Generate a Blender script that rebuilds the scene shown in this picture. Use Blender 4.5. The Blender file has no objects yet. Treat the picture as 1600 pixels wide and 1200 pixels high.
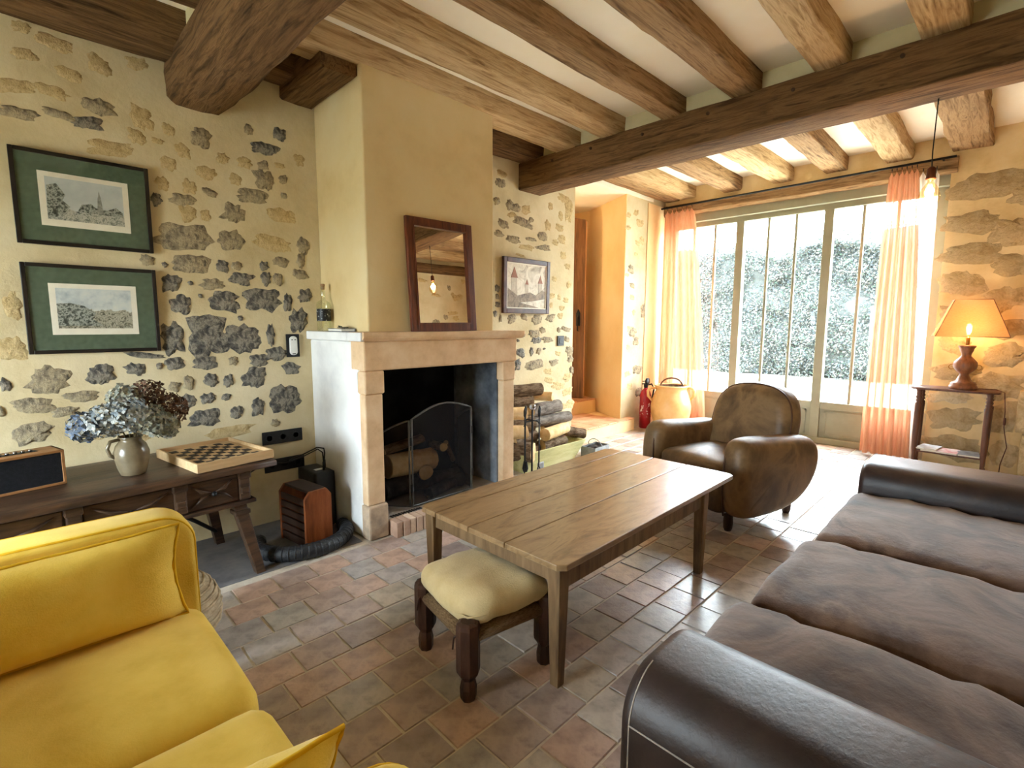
import bpy, bmesh, math, random
from mathutils import Vector, Matrix, noise

random.seed(7)
SC = bpy.context.scene
COL = SC.collection

# ------------------------------------------------------------------ camera, sky, exposure
CAM_H = 1.45
def make_camera():
    cd = bpy.data.cameras.new('camera')
    cd.sensor_width = 36.0
    cd.sensor_fit = 'HORIZONTAL'
    cd.lens = 786.09 / 1600.0 * 36.0
    cd.clip_start = 0.02
    cam = bpy.data.objects.new('camera', cd)
    COL.objects.link(cam)
    yaw, pitch, roll = math.radians(45.057), math.radians(-6.844), math.radians(0.2016)
    f = Vector((math.cos(yaw)*math.cos(pitch), math.sin(yaw)*math.cos(pitch), math.sin(pitch)))
    r = Vector((math.sin(yaw), -math.cos(yaw), 0))
    u = r.cross(f)
    r2 = r*math.cos(roll) + u*math.sin(roll)
    u2 = -r*math.sin(roll) + u*math.cos(roll)
    m = Matrix((( r2.x, u2.x, -f.x, 0), (r2.y, u2.y, -f.y, 0), (r2.z, u2.z, -f.z, CAM_H), (0, 0, 0, 1)))
    cam.matrix_world = m
    SC.camera = cam
make_camera()

w = bpy.data.worlds.new('overcast_sky'); SC.world = w
w.use_nodes = True
bg = w.node_tree.nodes['Background']
bg.inputs['Color'].default_value = (0.80, 0.91, 1.0, 1)
bg.inputs['Strength'].default_value = 41.0
SC.view_settings.view_transform = 'Standard'
SC.view_settings.look = 'None'
SC.view_settings.gamma = 1.0
SC.view_settings.use_curve_mapping = False
SC.view_settings.exposure = 0.48
SC.cycles.use_denoising = True
SC.cycles.max_bounces = 12
SC.cycles.diffuse_bounces = 8
SC.cycles.transparent_max_bounces = 16
SC.cycles.sample_clamp_indirect = 12.0

PENDANT_W, LAMP_W, CORRIDOR_W = 9.0, 8.0, 16.0
def portal(name, loc, rot, sx, sy):
    l = bpy.data.lights.new(name, 'AREA'); l.shape = 'RECTANGLE'; l.size = sx; l.size_y = sy
    l.cycles.is_portal = True
    o = bpy.data.objects.new(name, l); o.location = loc; o.rotation_euler = rot; COL.objects.link(o)
portal('daylight_garden_window', (7.12, 2.18, 1.5), (math.pi/2, 0, math.pi/2), 3.1, 2.9)
portal('daylight_rear_window', (-2.32, 2.2, 1.5), (math.pi/2, 0, -math.pi/2), 1.4, 1.3)

# ------------------------------------------------------------------ helpers: materials
def lin(c):
    c /= 255.0
    return c/12.92 if c <= 0.04045 else ((c+0.055)/1.055)**2.4
def C(r, g, b): return (lin(r), lin(g), lin(b), 1.0)

def nodes_of(name):
    m = bpy.data.materials.new(name); m.use_nodes = True
    nt = m.node_tree
    return m, nt, nt.nodes['Principled BSDF'], nt.nodes['Material Output']

def coords(nt, stretch=(1, 1, 1), coord='Object'):
    tc = nt.nodes.new('ShaderNodeTexCoord'); mp = nt.nodes.new('ShaderNodeMapping')
    mp.inputs['Scale'].default_value = stretch
    nt.links.new(tc.outputs[coord], mp.inputs['Vector'])
    return mp.outputs['Vector']

def ramp(nt, cols, lo=0.3, hi=0.7, interp='LINEAR'):
    r = nt.nodes.new('ShaderNodeValToRGB'); e = r.color_ramp.elements
    r.color_ramp.interpolation = interp
    n = len(cols)
    e[0].position = lo; e[0].color = cols[0]
    e[1].position = hi; e[1].color = cols[-1]
    for i in range(1, n-1):
        x = e.new(lo + (hi-lo)*i/(n-1)); x.color = cols[i]
    return r

def noise_node(nt, vec, scale, detail=6, rough=0.6, dist=0.0):
    n = nt.nodes.new('ShaderNodeTexNoise')
    n.inputs['Scale'].default_value = scale; n.inputs['Detail'].default_value = detail
    n.inputs['Roughness'].default_value = rough; n.inputs['Distortion'].default_value = dist
    if vec is not None: nt.links.new(vec, n.inputs['Vector'])
    return n

MATS = {}
def pm(name, cols, scale=5.0, rough=0.75, bump=0.15, bscale=None, stretch=(1, 1, 1), detail=6, metal=0.0,
       spec=0.4, lo=0.3, hi=0.7, dist=0.0, rand=None, sheen=0.0, bdist=0.01, rough_var=0.0, coat=0.0, coord='Object'):
    """noise-coloured principled material; rand = list of tints picked per object / per island"""
    m, nt, b, out = nodes_of(name)
    vec = coords(nt, stretch, coord)
    n = noise_node(nt, vec, scale, detail, 0.6, dist)
    r = ramp(nt, cols, lo, hi)
    nt.links.new(n.outputs['Fac'], r.inputs['Fac'])
    colour = r.outputs['Color']
    if rand:
        if rand[0] == 'island':
            src = nt.nodes.new('ShaderNodeNewGeometry').outputs['Random Per Island']
        else:
            src = nt.nodes.new('ShaderNodeObjectInfo').outputs['Random']
        rr = ramp(nt, rand[1], 0.0, 1.0 - 1.0/len(rand[1]), 'CONSTANT')
        nt.links.new(src, rr.inputs['Fac'])
        mx = nt.nodes.new('ShaderNodeMix'); mx.data_type = 'RGBA'; mx.blend_type = 'MULTIPLY'
        mx.inputs['Factor'].default_value = 1.0
        nt.links.new(rr.outputs['Color'], mx.inputs['A']); nt.links.new(colour, mx.inputs['B'])
        colour = mx.outputs['Result']
    nt.links.new(colour, b.inputs['Base Color'])
    b.inputs['Roughness'].default_value = rough
    if rough_var:
        mr = nt.nodes.new('ShaderNodeMapRange')
        mr.inputs['To Min'].default_value = max(0.05, rough-rough_var); mr.inputs['To Max'].default_value = min(1, rough+rough_var)
        n3 = noise_node(nt, vec, scale*1.7, 4)
        nt.links.new(n3.outputs['Fac'], mr.inputs['Value']); nt.links.new(mr.outputs['Result'], b.inputs['Roughness'])
    b.inputs['Metallic'].default_value = metal
    b.inputs['Specular IOR Level'].default_value = spec
    if sheen:
        b.inputs['Sheen Weight'].default_value = sheen
        b.inputs['Sheen Roughness'].default_value = 0.5
    if coat:
        b.inputs['Coat Weight'].default_value = coat; b.inputs['Coat Roughness'].default_value = 0.2
    if bump:
        n2 = noise_node(nt, vec, bscale or scale*4, 8, 0.65)
        bp = nt.nodes.new('ShaderNodeBump'); bp.inputs['Strength'].default_value = bump
        bp.inputs['Distance'].default_value = bdist
        nt.links.new(n2.outputs['Fac'], bp.inputs['Height']); nt.links.new(bp.outputs['Normal'], b.inputs['Normal'])
    MATS[name] = m
    return m

def emit(name, col, strength):
    m, nt, b, out = nodes_of(name)
    e = nt.nodes.new('ShaderNodeEmission'); e.inputs['Color'].default_value = col; e.inputs['Strength'].default_value = strength
    nt.links.new(e.outputs[0], out.inputs['Surface']); MATS[name] = m
    return m

def thin_glass(name, tint=(1, 1, 1, 1), gloss=0.06, rough=0.02):
    m, nt, b, out = nodes_of(name)
    t = nt.nodes.new('ShaderNodeBsdfTransparent'); t.inputs['Color'].default_value = tint
    g = nt.nodes.new('ShaderNodeBsdfGlossy'); g.inputs['Roughness'].default_value = rough
    mx = nt.nodes.new('ShaderNodeMixShader'); mx.inputs[0].default_value = gloss
    nt.links.new(t.outputs[0], mx.inputs[1]); nt.links.new(g.outputs[0], mx.inputs[2])
    nt.links.new(mx.outputs[0], out.inputs['Surface']); MATS[name] = m
    return m

def sheer(name, cols, transl=0.5, transp=0.2, scale=30, stretch=(1, 1, 1)):
    """fabric that lets light through"""
    m, nt, b, out = nodes_of(name)
    vec = coords(nt, stretch); n = noise_node(nt, vec, scale, 4); r = ramp(nt, cols)
    nt.links.new(n.outputs['Fac'], r.inputs['Fac'])
    d = nt.nodes.new('ShaderNodeBsdfDiffuse'); t = nt.nodes.new('ShaderNodeBsdfTranslucent'); tr = nt.nodes.new('ShaderNodeBsdfTransparent')
    nt.links.new(r.outputs['Color'], d.inputs['Color']); nt.links.new(r.outputs['Color'], t.inputs['Color'])
    m1 = nt.nodes.new('ShaderNodeMixShader'); m1.inputs[0].default_value = transl
    m2 = nt.nodes.new('ShaderNodeMixShader'); m2.inputs[0].default_value = transp
    nt.links.new(d.outputs[0], m1.inputs[1]); nt.links.new(t.outputs[0], m1.inputs[2])
    nt.links.new(m1.outputs[0], m2.inputs[1]); nt.links.new(tr.outputs[0], m2.inputs[2])
    nt.links.new(m2.outputs[0], out.inputs['Surface']); MATS[name] = m
    return m

# ------------------------------------------------------------------ helpers: meshes as (verts, faces)
def box(x0, x1, y0, y1, z0, z1):
    v = [(x0,y0,z0),(x1,y0,z0),(x1,y1,z0),(x0,y1,z0),(x0,y0,z1),(x1,y0,z1),(x1,y1,z1),(x0,y1,z1)]
    f = [(0,3,2,1),(4,5,6,7),(0,1,5,4),(1,2,6,5),(2,3,7,6),(3,0,4,7)]
    return v, f
def join(*parts):
    v, f = [], []
    for pv, pf in parts:
        o = len(v); v += list(pv); f += [tuple(i+o for i in q) for q in pf]
    return v, f
def xf(vf, m):
    return [tuple(m @ Vector(p)) for p in vf[0]], vf[1]
def T(x=0, y=0, z=0): return Matrix.Translation((x, y, z))
def R(a, ax): return Matrix.Rotation(math.radians(a), 4, ax)
def S(x, y, z): return Matrix.Diagonal((x, y, z, 1))
def deform(vf, fn): return [tuple(fn(Vector(p))) for p in vf[0]], vf[1]

def rbox(sx, sy, sz, r, n=8, fn=None):
    """rounded box centred on origin, outer size sx, sy, sz"""
    bm = bmesh.new()
    bmesh.ops.create_cube(bm, size=2.0)
    bmesh.ops.subdivide_edges(bm, edges=bm.edges[:], cuts=n, use_grid_fill=True)
    h = Vector((sx/2, sy/2, sz/2)); r = min(r, h.x, h.y, h.z)
    for v in bm.verts:
        p = Vector((v.co.x, v.co.y, v.co.z))
        # concentrate vertices towards the edges
        q = Vector([math.copysign(abs(c)**0.75, c) for c in p])
        P = Vector((q.x*h.x, q.y*h.y, q.z*h.z))
        core = Vector([max(-(h[i]-r), min(h[i]-r, P[i])) for i in range(3)])
        d = P - core
        v.co = core + d.normalized()*r if d.length > 1e-9 else P
        if fn: v.co = fn(v.co.copy())
    bm.verts.ensure_lookup_table()
    vs = [tuple(v.co) for v in bm.verts]; fs = [tuple(x.index for x in f.verts) for f in bm.faces]
    bm.free()
    return vs, fs

def lathe(prof, n=24, cap=True):
    v, f = [], []
    for (r, z) in prof:
        for i in range(n):
            a = 2*math.pi*i/n; v.append((r*math.cos(a), r*math.sin(a), z))
    for k in range(len(prof)-1):
        for i in range(n):
            j = (i+1) % n
            f.append((k*n+i, k*n+j, (k+1)*n+j, (k+1)*n+i))
    if cap:
        f.append(tuple(reversed(range(n)))); f.append(tuple((len(prof)-1)*n+i for i in range(n)))
    return v, f

def tube(pts, r, n=8, cyclic=False):
    pts = [Vector(p) for p in pts]; m = len(pts)
    rs = r if isinstance(r, (list, tuple)) else [r]*m
    v, f = [], []
    up = Vector((0, 0, 1)); prev = None
    for i, p in enumerate(pts):
        a = pts[(i-1) % m] if (cyclic or i > 0) else p
        b = pts[(i+1) % m] if (cyclic or i < m-1) else p
        t = (b-a).normalized()
        if prev is None:
            x = t.cross(up)
            if x.length < 1e-3: x = t.cross(Vector((1, 0, 0)))
        else:
            x = prev - t*prev.dot(t)
        x.normalize(); prev = x; y = t.cross(x)
        for k in range(n):
            an = 2*math.pi*k/n
            v.append(tuple(p + (x*math.cos(an)+y*math.sin(an))*rs[i]))
    for i in range(m if cyclic else m-1):
        j = (i+1) % m
        for k in range(n):
            l = (k+1) % n
            f.append((i*n+k, i*n+l, j*n+l, j*n+k))
    if not cyclic:
        f.append(tuple(reversed(range(n)))); f.append(tuple((m-1)*n+k for k in range(n)))
    return v, f

def prism(outline, c0, c1, axis='y'):
    """flat outline [(a,b)..] extruded c0..c1; axis y: (a,c,b); z: (a,b,c); x: (c,a,b)"""
    def P(a, b, c): return (a, c, b) if axis == 'y' else ((a, b, c) if axis == 'z' else (c, a, b))
    n = len(outline)
    v = [P(a, b, c0) for a, b in outline] + [P(a, b, c1) for a, b in outline]
    f = [tuple(range(n)), tuple(reversed(range(n, 2*n)))]
    f += [(i, n+i, n+(i+1) % n, (i+1) % n) for i in range(n)]
    return v, f

def soft_prism(outline, t, r, axis='y', k=5):
    """convex-ish outline, thickness t centred on 0, edges rounded by r"""
    def P(a, b, c): return (a, c, b) if axis == 'y' else ((a, b, c) if axis == 'z' else (c, a, b))
    n = len(outline)
    o = [Vector(p) for p in outline]
    area = sum(o[i].x*o[(i+1) % n].y-o[(i+1) % n].x*o[i].y for i in range(n))
    s = 1 if area > 0 else -1
    nor = []
    for i in range(n):
        d = (o[(i+1) % n]-o[i-1]).normalized(); nor.append(Vector((-d.y, d.x))*s)
    rings = []
    for j in range(k+1):
        a = math.pi/2*j/k; rings.append((-t/2+r*(1-math.sin(a)), r*(1-math.cos(math.pi/2-a)) if False else r*(1-math.sin(math.pi/2-a)) ))
    # first rings: from flat face inset r to full outline
    rr = [(-t/2+r*(1-math.cos(math.pi/2*j/k)), r*(1-math.sin(math.pi/2*j/k))) for j in range(k+1)]
    rr += [(-c, ins) for c, ins in reversed(rr)]
    v, f = [], []
    for c, ins in rr:
        for i in range(n):
            q = o[i]+nor[i]*ins; v.append(P(q.x, q.y, c))
    for j in range(len(rr)-1):
        for i in range(n):
            l = (i+1) % n
            f.append((j*n+i, (j+1)*n+i, (j+1)*n+l, j*n+l))
    # domed caps
    for c, base, rev in ((-t/2, 0, True), (t/2, (len(rr)-1)*n, False)):
        cx = sum(v[base+i][0] for i in range(n))/n; cy = sum(v[base+i][1] for i in range(n))/n; cz = sum(v[base+i][2] for i in range(n))/n
        ci = len(v); v.append((cx, cy, cz))
        for i in range(n):
            l = (i+1) % n
            f.append((base+i, base+l, ci) if not rev else (base+l, base+i, ci))
    return v, f

def hewn(L, w, h, seed=0, amp=0.012, seg=26, ch=0.02):
    """roughly squared timber along +X from 0..L, centred in y and z"""
    rnd = random.Random(seed)
    sec = []
    a, b = w/2, h/2
    cs = [rnd.uniform(0.4, 1.5)*ch for _ in range(4)]
    pts = [(-a+cs[0], -b), (0, -b), (a-cs[1], -b), (a, -b+cs[1]), (a, 0), (a, b-cs[2]), (a-cs[2], b), (0, b), (-a+cs[3], b), (-a, b-cs[3]), (-a, 0), (-a, -b+cs[0])]
    v, f = [], []
    n = len(pts); o = rnd.uniform(0, 100)
    for i in range(seg+1):
        x = L*i/seg
        dy = noise.noise((x*0.9+o, 3.1, 0))*amp*1.2; dz = noise.noise((x*0.9+o, 7.7, 0))*amp*0.8
        for k, (y, z) in enumerate(pts):
            e = noise.noise((x*2.2+o, y*6, z*6))*amp + noise.noise((x*9+o, y*20, z*20))*amp*0.45
            q = Vector((y, z)).normalized()
            v.append((x, y+dy+q.x*e, z+dz+q.y*e))
    for i in range(seg):
        for k in range(n):
            l = (k+1) % n
            f.append((i*n+k, (i+1)*n+k, (i+1)*n+l, i*n+l))
    f.append(tuple(range(n))); f.append(tuple(reversed([seg*n+k for k in range(n)])))
    return v, f

# ------------------------------------------------------------------ helpers: objects
def mesh(name, vf):
    me = bpy.data.meshes.new(name); me.from_pydata(vf[0], [], vf[1]); me.update()
    return me
def ob(name, vf, mat, parent=None, smooth=False, bevel=0.0, loc=None, rot=None, kind=None, label=None, fix=True, seg=2):
    me = vf if isinstance(vf, bpy.types.Mesh) else mesh(name, vf)
    if not isinstance(vf, bpy.types.Mesh):
        if fix:
            bm = bmesh.new(); bm.from_mesh(me); bmesh.ops.recalc_face_normals(bm, faces=bm.faces[:]); bm.to_mesh(me); bm.free()
        if smooth:
            me.polygons.foreach_set('use_smooth', [True]*len(me.polygons))
        me.materials.append(MATS[mat] if isinstance(mat, str) else mat)
    o = bpy.data.objects.new(name, me); COL.objects.link(o)
    if parent: o.parent = parent
    if loc: o.location = loc
    if rot: o.rotation_euler = [math.radians(a) for a in rot]
    if bevel:
        b = o.modifiers.new('bevel', 'BEVEL'); b.width = bevel; b.segments = seg; b.limit_method = 'ANGLE'; b.angle_limit = math.radians(40)
    if kind: o['kind'] = kind
    if label: o['label'] = label
    return o
def smooth_angle(o, deg=40):
    me = o.data
    me.polygons.foreach_set('use_smooth', [True]*len(me.polygons))
    try: me.set_sharp_from_angle(angle=math.radians(deg))
    except Exception: pass
    return o
def tag(o, label, cat, group=None, kind=None):
    o['label'] = label; o['category'] = cat
    if group: o['group'] = group
    if kind: o['kind'] = kind
    return o
def thing(name, label, cat, loc=(0, 0, 0), rz=0.0, group=None, kind=None, rot=None):
    o = bpy.data.objects.new(name, None); o.empty_display_size = 0.1; COL.objects.link(o)
    o.location = loc; o.rotation_euler = [math.radians(a) for a in rot] if rot else (0, 0, math.radians(rz))
    return tag(o, label, cat, group, kind)

# ------------------------------------------------------------------ materials
pm('plaster', [C(192,174,134), C(212,197,160), C(222,210,178)], 2.2, 0.95, 0.35, 22, spec=0.1, bdist=0.012)
pm('plaster_far', [C(206,176,124), C(224,198,150), C(232,212,172)], 2.5, 0.95, 0.35, 24, spec=0.1, bdist=0.012)
pm('plaster_smooth', [C(208,182,132), C(222,200,152), C(226,208,166)], 1.6, 0.92, 0.15, 30, spec=0.15)
pm('ochre', [C(232,198,144), C(240,210,160), C(244,218,174)], 1.5, 0.9, 0.1, 20, spec=0.15)
pm('whitewash', [C(214,214,214), C(232,232,230), C(240,240,238)], 3, 0.9, 0.3, 18, spec=0.15)
pm('ceiling_white', [C(248,238,214), C(252,244,226)], 3, 0.95, 0.08, 30, spec=0.1)
pm('infill', [C(200,190,150), C(214,206,170)], 4, 0.95, 0.2, 20, spec=0.1)
pm('flint', [C(46,44,42), C(96,92,86), C(158,150,134), C(62,58,54)], 22, 0.75, 0.9, 40, spec=0.35, dist=0.6, bdist=0.03)
pm('fieldstone', [C(84,78,66), C(146,134,112), C(186,170,138), C(104,96,82)], 20, 0.85, 0.8, 40, spec=0.25, dist=0.5, bdist=0.03)
pm('coated_stone', [C(150,126,84), C(190,166,120), C(210,188,142), C(166,142,98)], 14, 0.92, 0.7, 36, spec=0.15, dist=0.4, bdist=0.025)
pm('ashlar', [C(182,156,114), C(214,190,148), C(230,210,172), C(198,172,130)], 6, 0.92, 1.0, 22, spec=0.15, dist=0.8, bdist=0.04, rand=('object', [C(255,255,255), C(236,232,226), C(248,240,228), C(226,222,214)]))
pm('mantel_stone', [C(204,168,130), C(222,190,152), C(232,206,172)], 6, 0.82, 0.3, 40, spec=0.25)
pm('soot', [C(10,10,11), C(24,24,26), C(40,40,42)], 3, 0.95, 0.4, 18, spec=0.1)
pm('soot_grey', [C(60,64,70), C(110,116,124), C(150,156,164)], 3, 0.95, 0.4, 18, spec=0.1)
WOODX = (1.2, 14, 14); WOODY = (14, 1.2, 14)
for nm, st in (('x', WOODX), ('y', WOODY)):
    pm('beam_'+nm, [C(92,68,44), C(140,110,76), C(170,138,100), C(118,90,60)], 2.2, 0.85, 0.6, 5, st, spec=0.2, dist=0.8, bdist=0.02)
    pm('beam_dark_'+nm, [C(62,44,28), C(100,74,48), C(128,98,66), C(76,54,34)], 2.2, 0.85, 0.6, 5, st, spec=0.2, dist=0.8, bdist=0.02)
    pm('beam_pale_'+nm, [C(136,106,70), C(180,150,108), C(206,178,136), C(156,124,84)], 2.2, 0.85, 0.6, 5, st, spec=0.2, dist=0.8, bdist=0.02)
TILES = [C(200,174,162), C(190,184,182), C(184,170,166), C(194,184,170), C(156,140,135), C(204,176,160), C(180,176,175), C(184,164,156), C(204,197,190), C(166,151,147), C(182,177,170)]
TN = [C(176,170,166), C(226,222,218), C(255,252,248), C(200,194,190)]
pm('tile', TN, 7, 0.34, 0.5, 26, spec=0.5, coat=0.5, rand=('object', TILES), rough_var=0.14, bdist=0.006)
pm('tile_field', TN, 7, 0.34, 0.5, 26, spec=0.5, coat=0.5, rand=('island', TILES), rough_var=0.14, bdist=0.006)
pm('grout', [C(188,176,160), C(212,202,188)], 20, 0.95, 0.3, 60, spec=0.15)
pm('slab', [C(84,82,84), C(112,110,112), C(130,126,122)], 5, 0.7, 0.3, 30, spec=0.3)
pm('brick', [C(204,180,162), C(224,206,188), C(212,192,176)], 12, 0.9, 0.5, 50, spec=0.2, rand=('object', [C(255,246,238), C(225,210,200), C(245,225,205), C(210,190,180)]))
pm('window_paint', [C(140,139,118), C(154,153,132)], 4, 0.55, 0.08, 30, spec=0.4)
thin_glass('pane_glass', (0.97, 0.985, 0.98, 1), 0.02)
pm('iron', [C(18,18,19), C(34,33,33)], 20, 0.5, 0.2, 60, spec=0.5, metal=0.4)
pm('steel', [C(150,150,152), C(190,190,192)], 30, 0.25, 0.05, 80, metal=1.0)
pm('grey_metal', [C(120,122,122), C(160,162,160)], 12, 0.45, 0.15, 60, metal=0.5)
pm('black_plastic', [C(14,14,16), C(24,24,26)], 20, 0.45, 0.05, 80)
pm('white_plastic', [C(226,226,222), C(236,236,232)], 20, 0.4, 0.02, 80)
pm('rubber', [C(16,17,20), C(34,36,42)], 20, 0.5, 0.5, 70, spec=0.5)

# ================================================================== THE SETTING
WY = 3.75      # face of the fireplace wall
FX = 6.85      # face of the window wall
RY = -1.75     # face of the wall behind the brown sofa
BX = -2.2      # face of the rear wall
CZ, CZ2 = 3.22, 3.33

def structure(name, vf, mat, label, cat, **k):
    o = ob(name, vf, mat, **k); return tag(o, label, cat, kind='structure')

# ---- floor and its tiles
floor = structure('floor', box(BX-0.3, FX+0.4, RY-0.3, 5.8, -0.12, -0.0035), 'grout', 'floor of old terracotta tiles in staggered rows', 'floor')
def tile_vf(l, d, cx=0, cy=0, dz=0.0):
    a, b, e = l/2, d/2, 0.004
    v = [(cx-a,cy-b,-0.007),(cx+a,cy-b,-0.007),(cx+a,cy+b,-0.007),(cx-a,cy+b,-0.007),
         (cx-a+e,cy-b+e,dz),(cx+a-e,cy-b+e,dz),(cx+a-e,cy+b-e,dz),(cx-a+e,cy+b-e,dz)]
    return v, [(4,5,6,7),(0,1,5,4),(1,2,6,5),(2,3,7,6),(3,0,4,7)]
PY, PX = 0.187, 0.207
cands = []
r0 = random.Random(3)
row = 0
y = 1.235 - PY*16
while y < WY:
    off = (PX/2 if row % 2 else 0.0) + r0.uniform(-0.03, 0.03)
    x = 0.966 - PX*16 + off
    while x < FX:
        cx, cy = x+PX/2, y+PY/2
        if not (cx < 1.56 and cy > 2.98) and not (1.56 <= cx < 3.05 and cy > 2.9) and not (4.7 < cx < 6.15 and cy > 3.62) and cy < WY and cx > BX and cy > RY:
            cands.append((cx, cy))
        x += PX
    y += PY; row += 1
def shown(c):
    """rough size in view; tiles under the sofas do not show"""
    x, y = c
    if -0.6 < x < 0.5 and 0.55 < y < 2.35: return 0
    if 0.9 < x < 4.15 and y < 0.62: return 0
    d = (x+y)*0.7071*0.993 + CAM_H*0.119
    s = (x-y)*0.7071
    if d < 0.3 or abs(s/d) > 1.05: return 0
    v = 600+786*((CAM_H*0.993 - (x+y)*0.7071*0.119)/d)
    if v > 1215: return 0
    if x+0.25*y < 0.9 and y > 2.3: return 0
    if y < 0.62+0.13*max(0, 4-x) - 0.25 and x < 4.1: return 0
    return 1.0/d**3
cands.sort(key=shown, reverse=True)
tile_meshes = []
for k in range(14):
    rr = random.Random(100+k)
    me = mesh('tile', tile_vf(PX-rr.uniform(0.003, 0.008), PY-rr.uniform(0.003, 0.008), 0, 0, rr.uniform(-0.0015, 0.002)))
    me.materials.append(MATS['tile']); tile_meshes.append(me)
rt = random.Random(11)
for cx, cy in cands[:300]:
    t = bpy.data.objects.new('tile', tile_meshes[rt.randrange(14)]); COL.objects.link(t)
    t.parent = floor; t.location = (cx, cy, rt.uniform(-0.001, 0.0012)); t.rotation_euler = (rt.uniform(-0.006, 0.006), rt.uniform(-0.006, 0.006), rt.uniform(-0.012, 0.012))
ob('tile_field', join(*[tile_vf(PX-rt.uniform(0.003, 0.008), PY-rt.uniform(0.003, 0.008), cx, cy, rt.uniform(-0.0015, 0.002)) for cx, cy in cands[300:]]), 'tile_field', floor, kind='stuff')
ob('stone_slab', box(BX, 1.57, 2.985, WY, -0.05, 0.002), 'slab', floor, bevel=0.004)

# ---- fireplace wall with its stones
wall_left = structure('wall_left', join(box(BX-0.3, 4.76, WY, WY+0.3, -0.05, 3.5), box(4.46, 4.76, WY+0.3, 5.6, -0.05, 3.5), prism([(5.85,3.75),(6.34,4.7),(6.34,5.6),(7.2,5.6),(7.2,3.75)], -0.05, 3.5, 'z')),
    'plaster', 'cream plastered wall with rubble stones behind the fireplace', 'wall')
def stone_vf(w, h, seed, depth=0.012, n=26):
    rr = random.Random(seed); o = rr.uniform(0, 200)
    el = rr.uniform(2.2, 3.2)
    ring0, ring1, ring2 = [], [], []
    tilt = rr.uniform(-0.5, 0.5); ox, oz = rr.uniform(-.12, .12)*w, rr.uniform(-.12, .12)*h
    for i in range(n):
        a = 2*math.pi*i/n
        c, s = math.cos(a), math.sin(a)
        k = (abs(c)**el+abs(s)**el)**(-1/el)
        k *= 1.0 + 0.30*noise.noise((c*1.6+o, s*1.6, 0)) + 0.34*noise.noise((c*2.6+o, s*2.6, 9)) + rr.uniform(-0.07, 0.05)
        x, z = c*k*w/2, s*k*h/2
        z += tilt*x*0.35
        ring0.append((x*1.06, 0.003, z*1.06)); ring1.append((x*0.84, -depth*rr.uniform(0.45, 0.7), z*0.84)); ring2.append((x*0.45+ox, -depth*(1+0.5*noise.noise((c+o, s, 5))), z*0.45+oz))
    v = ring0+ring1+ring2+[(ox, -depth*1.0, oz)]
    f = []
    for q in (0, 1):
        for i in range(n):
            j = (i+1) % n
            f.append((q*n+i, (q+1)*n+i, (q+1)*n+j, q*n+j))
    for i in range(n): f.append((2*n+i, 3*n, 2*n+(i+1) % n))
    return v, f
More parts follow.
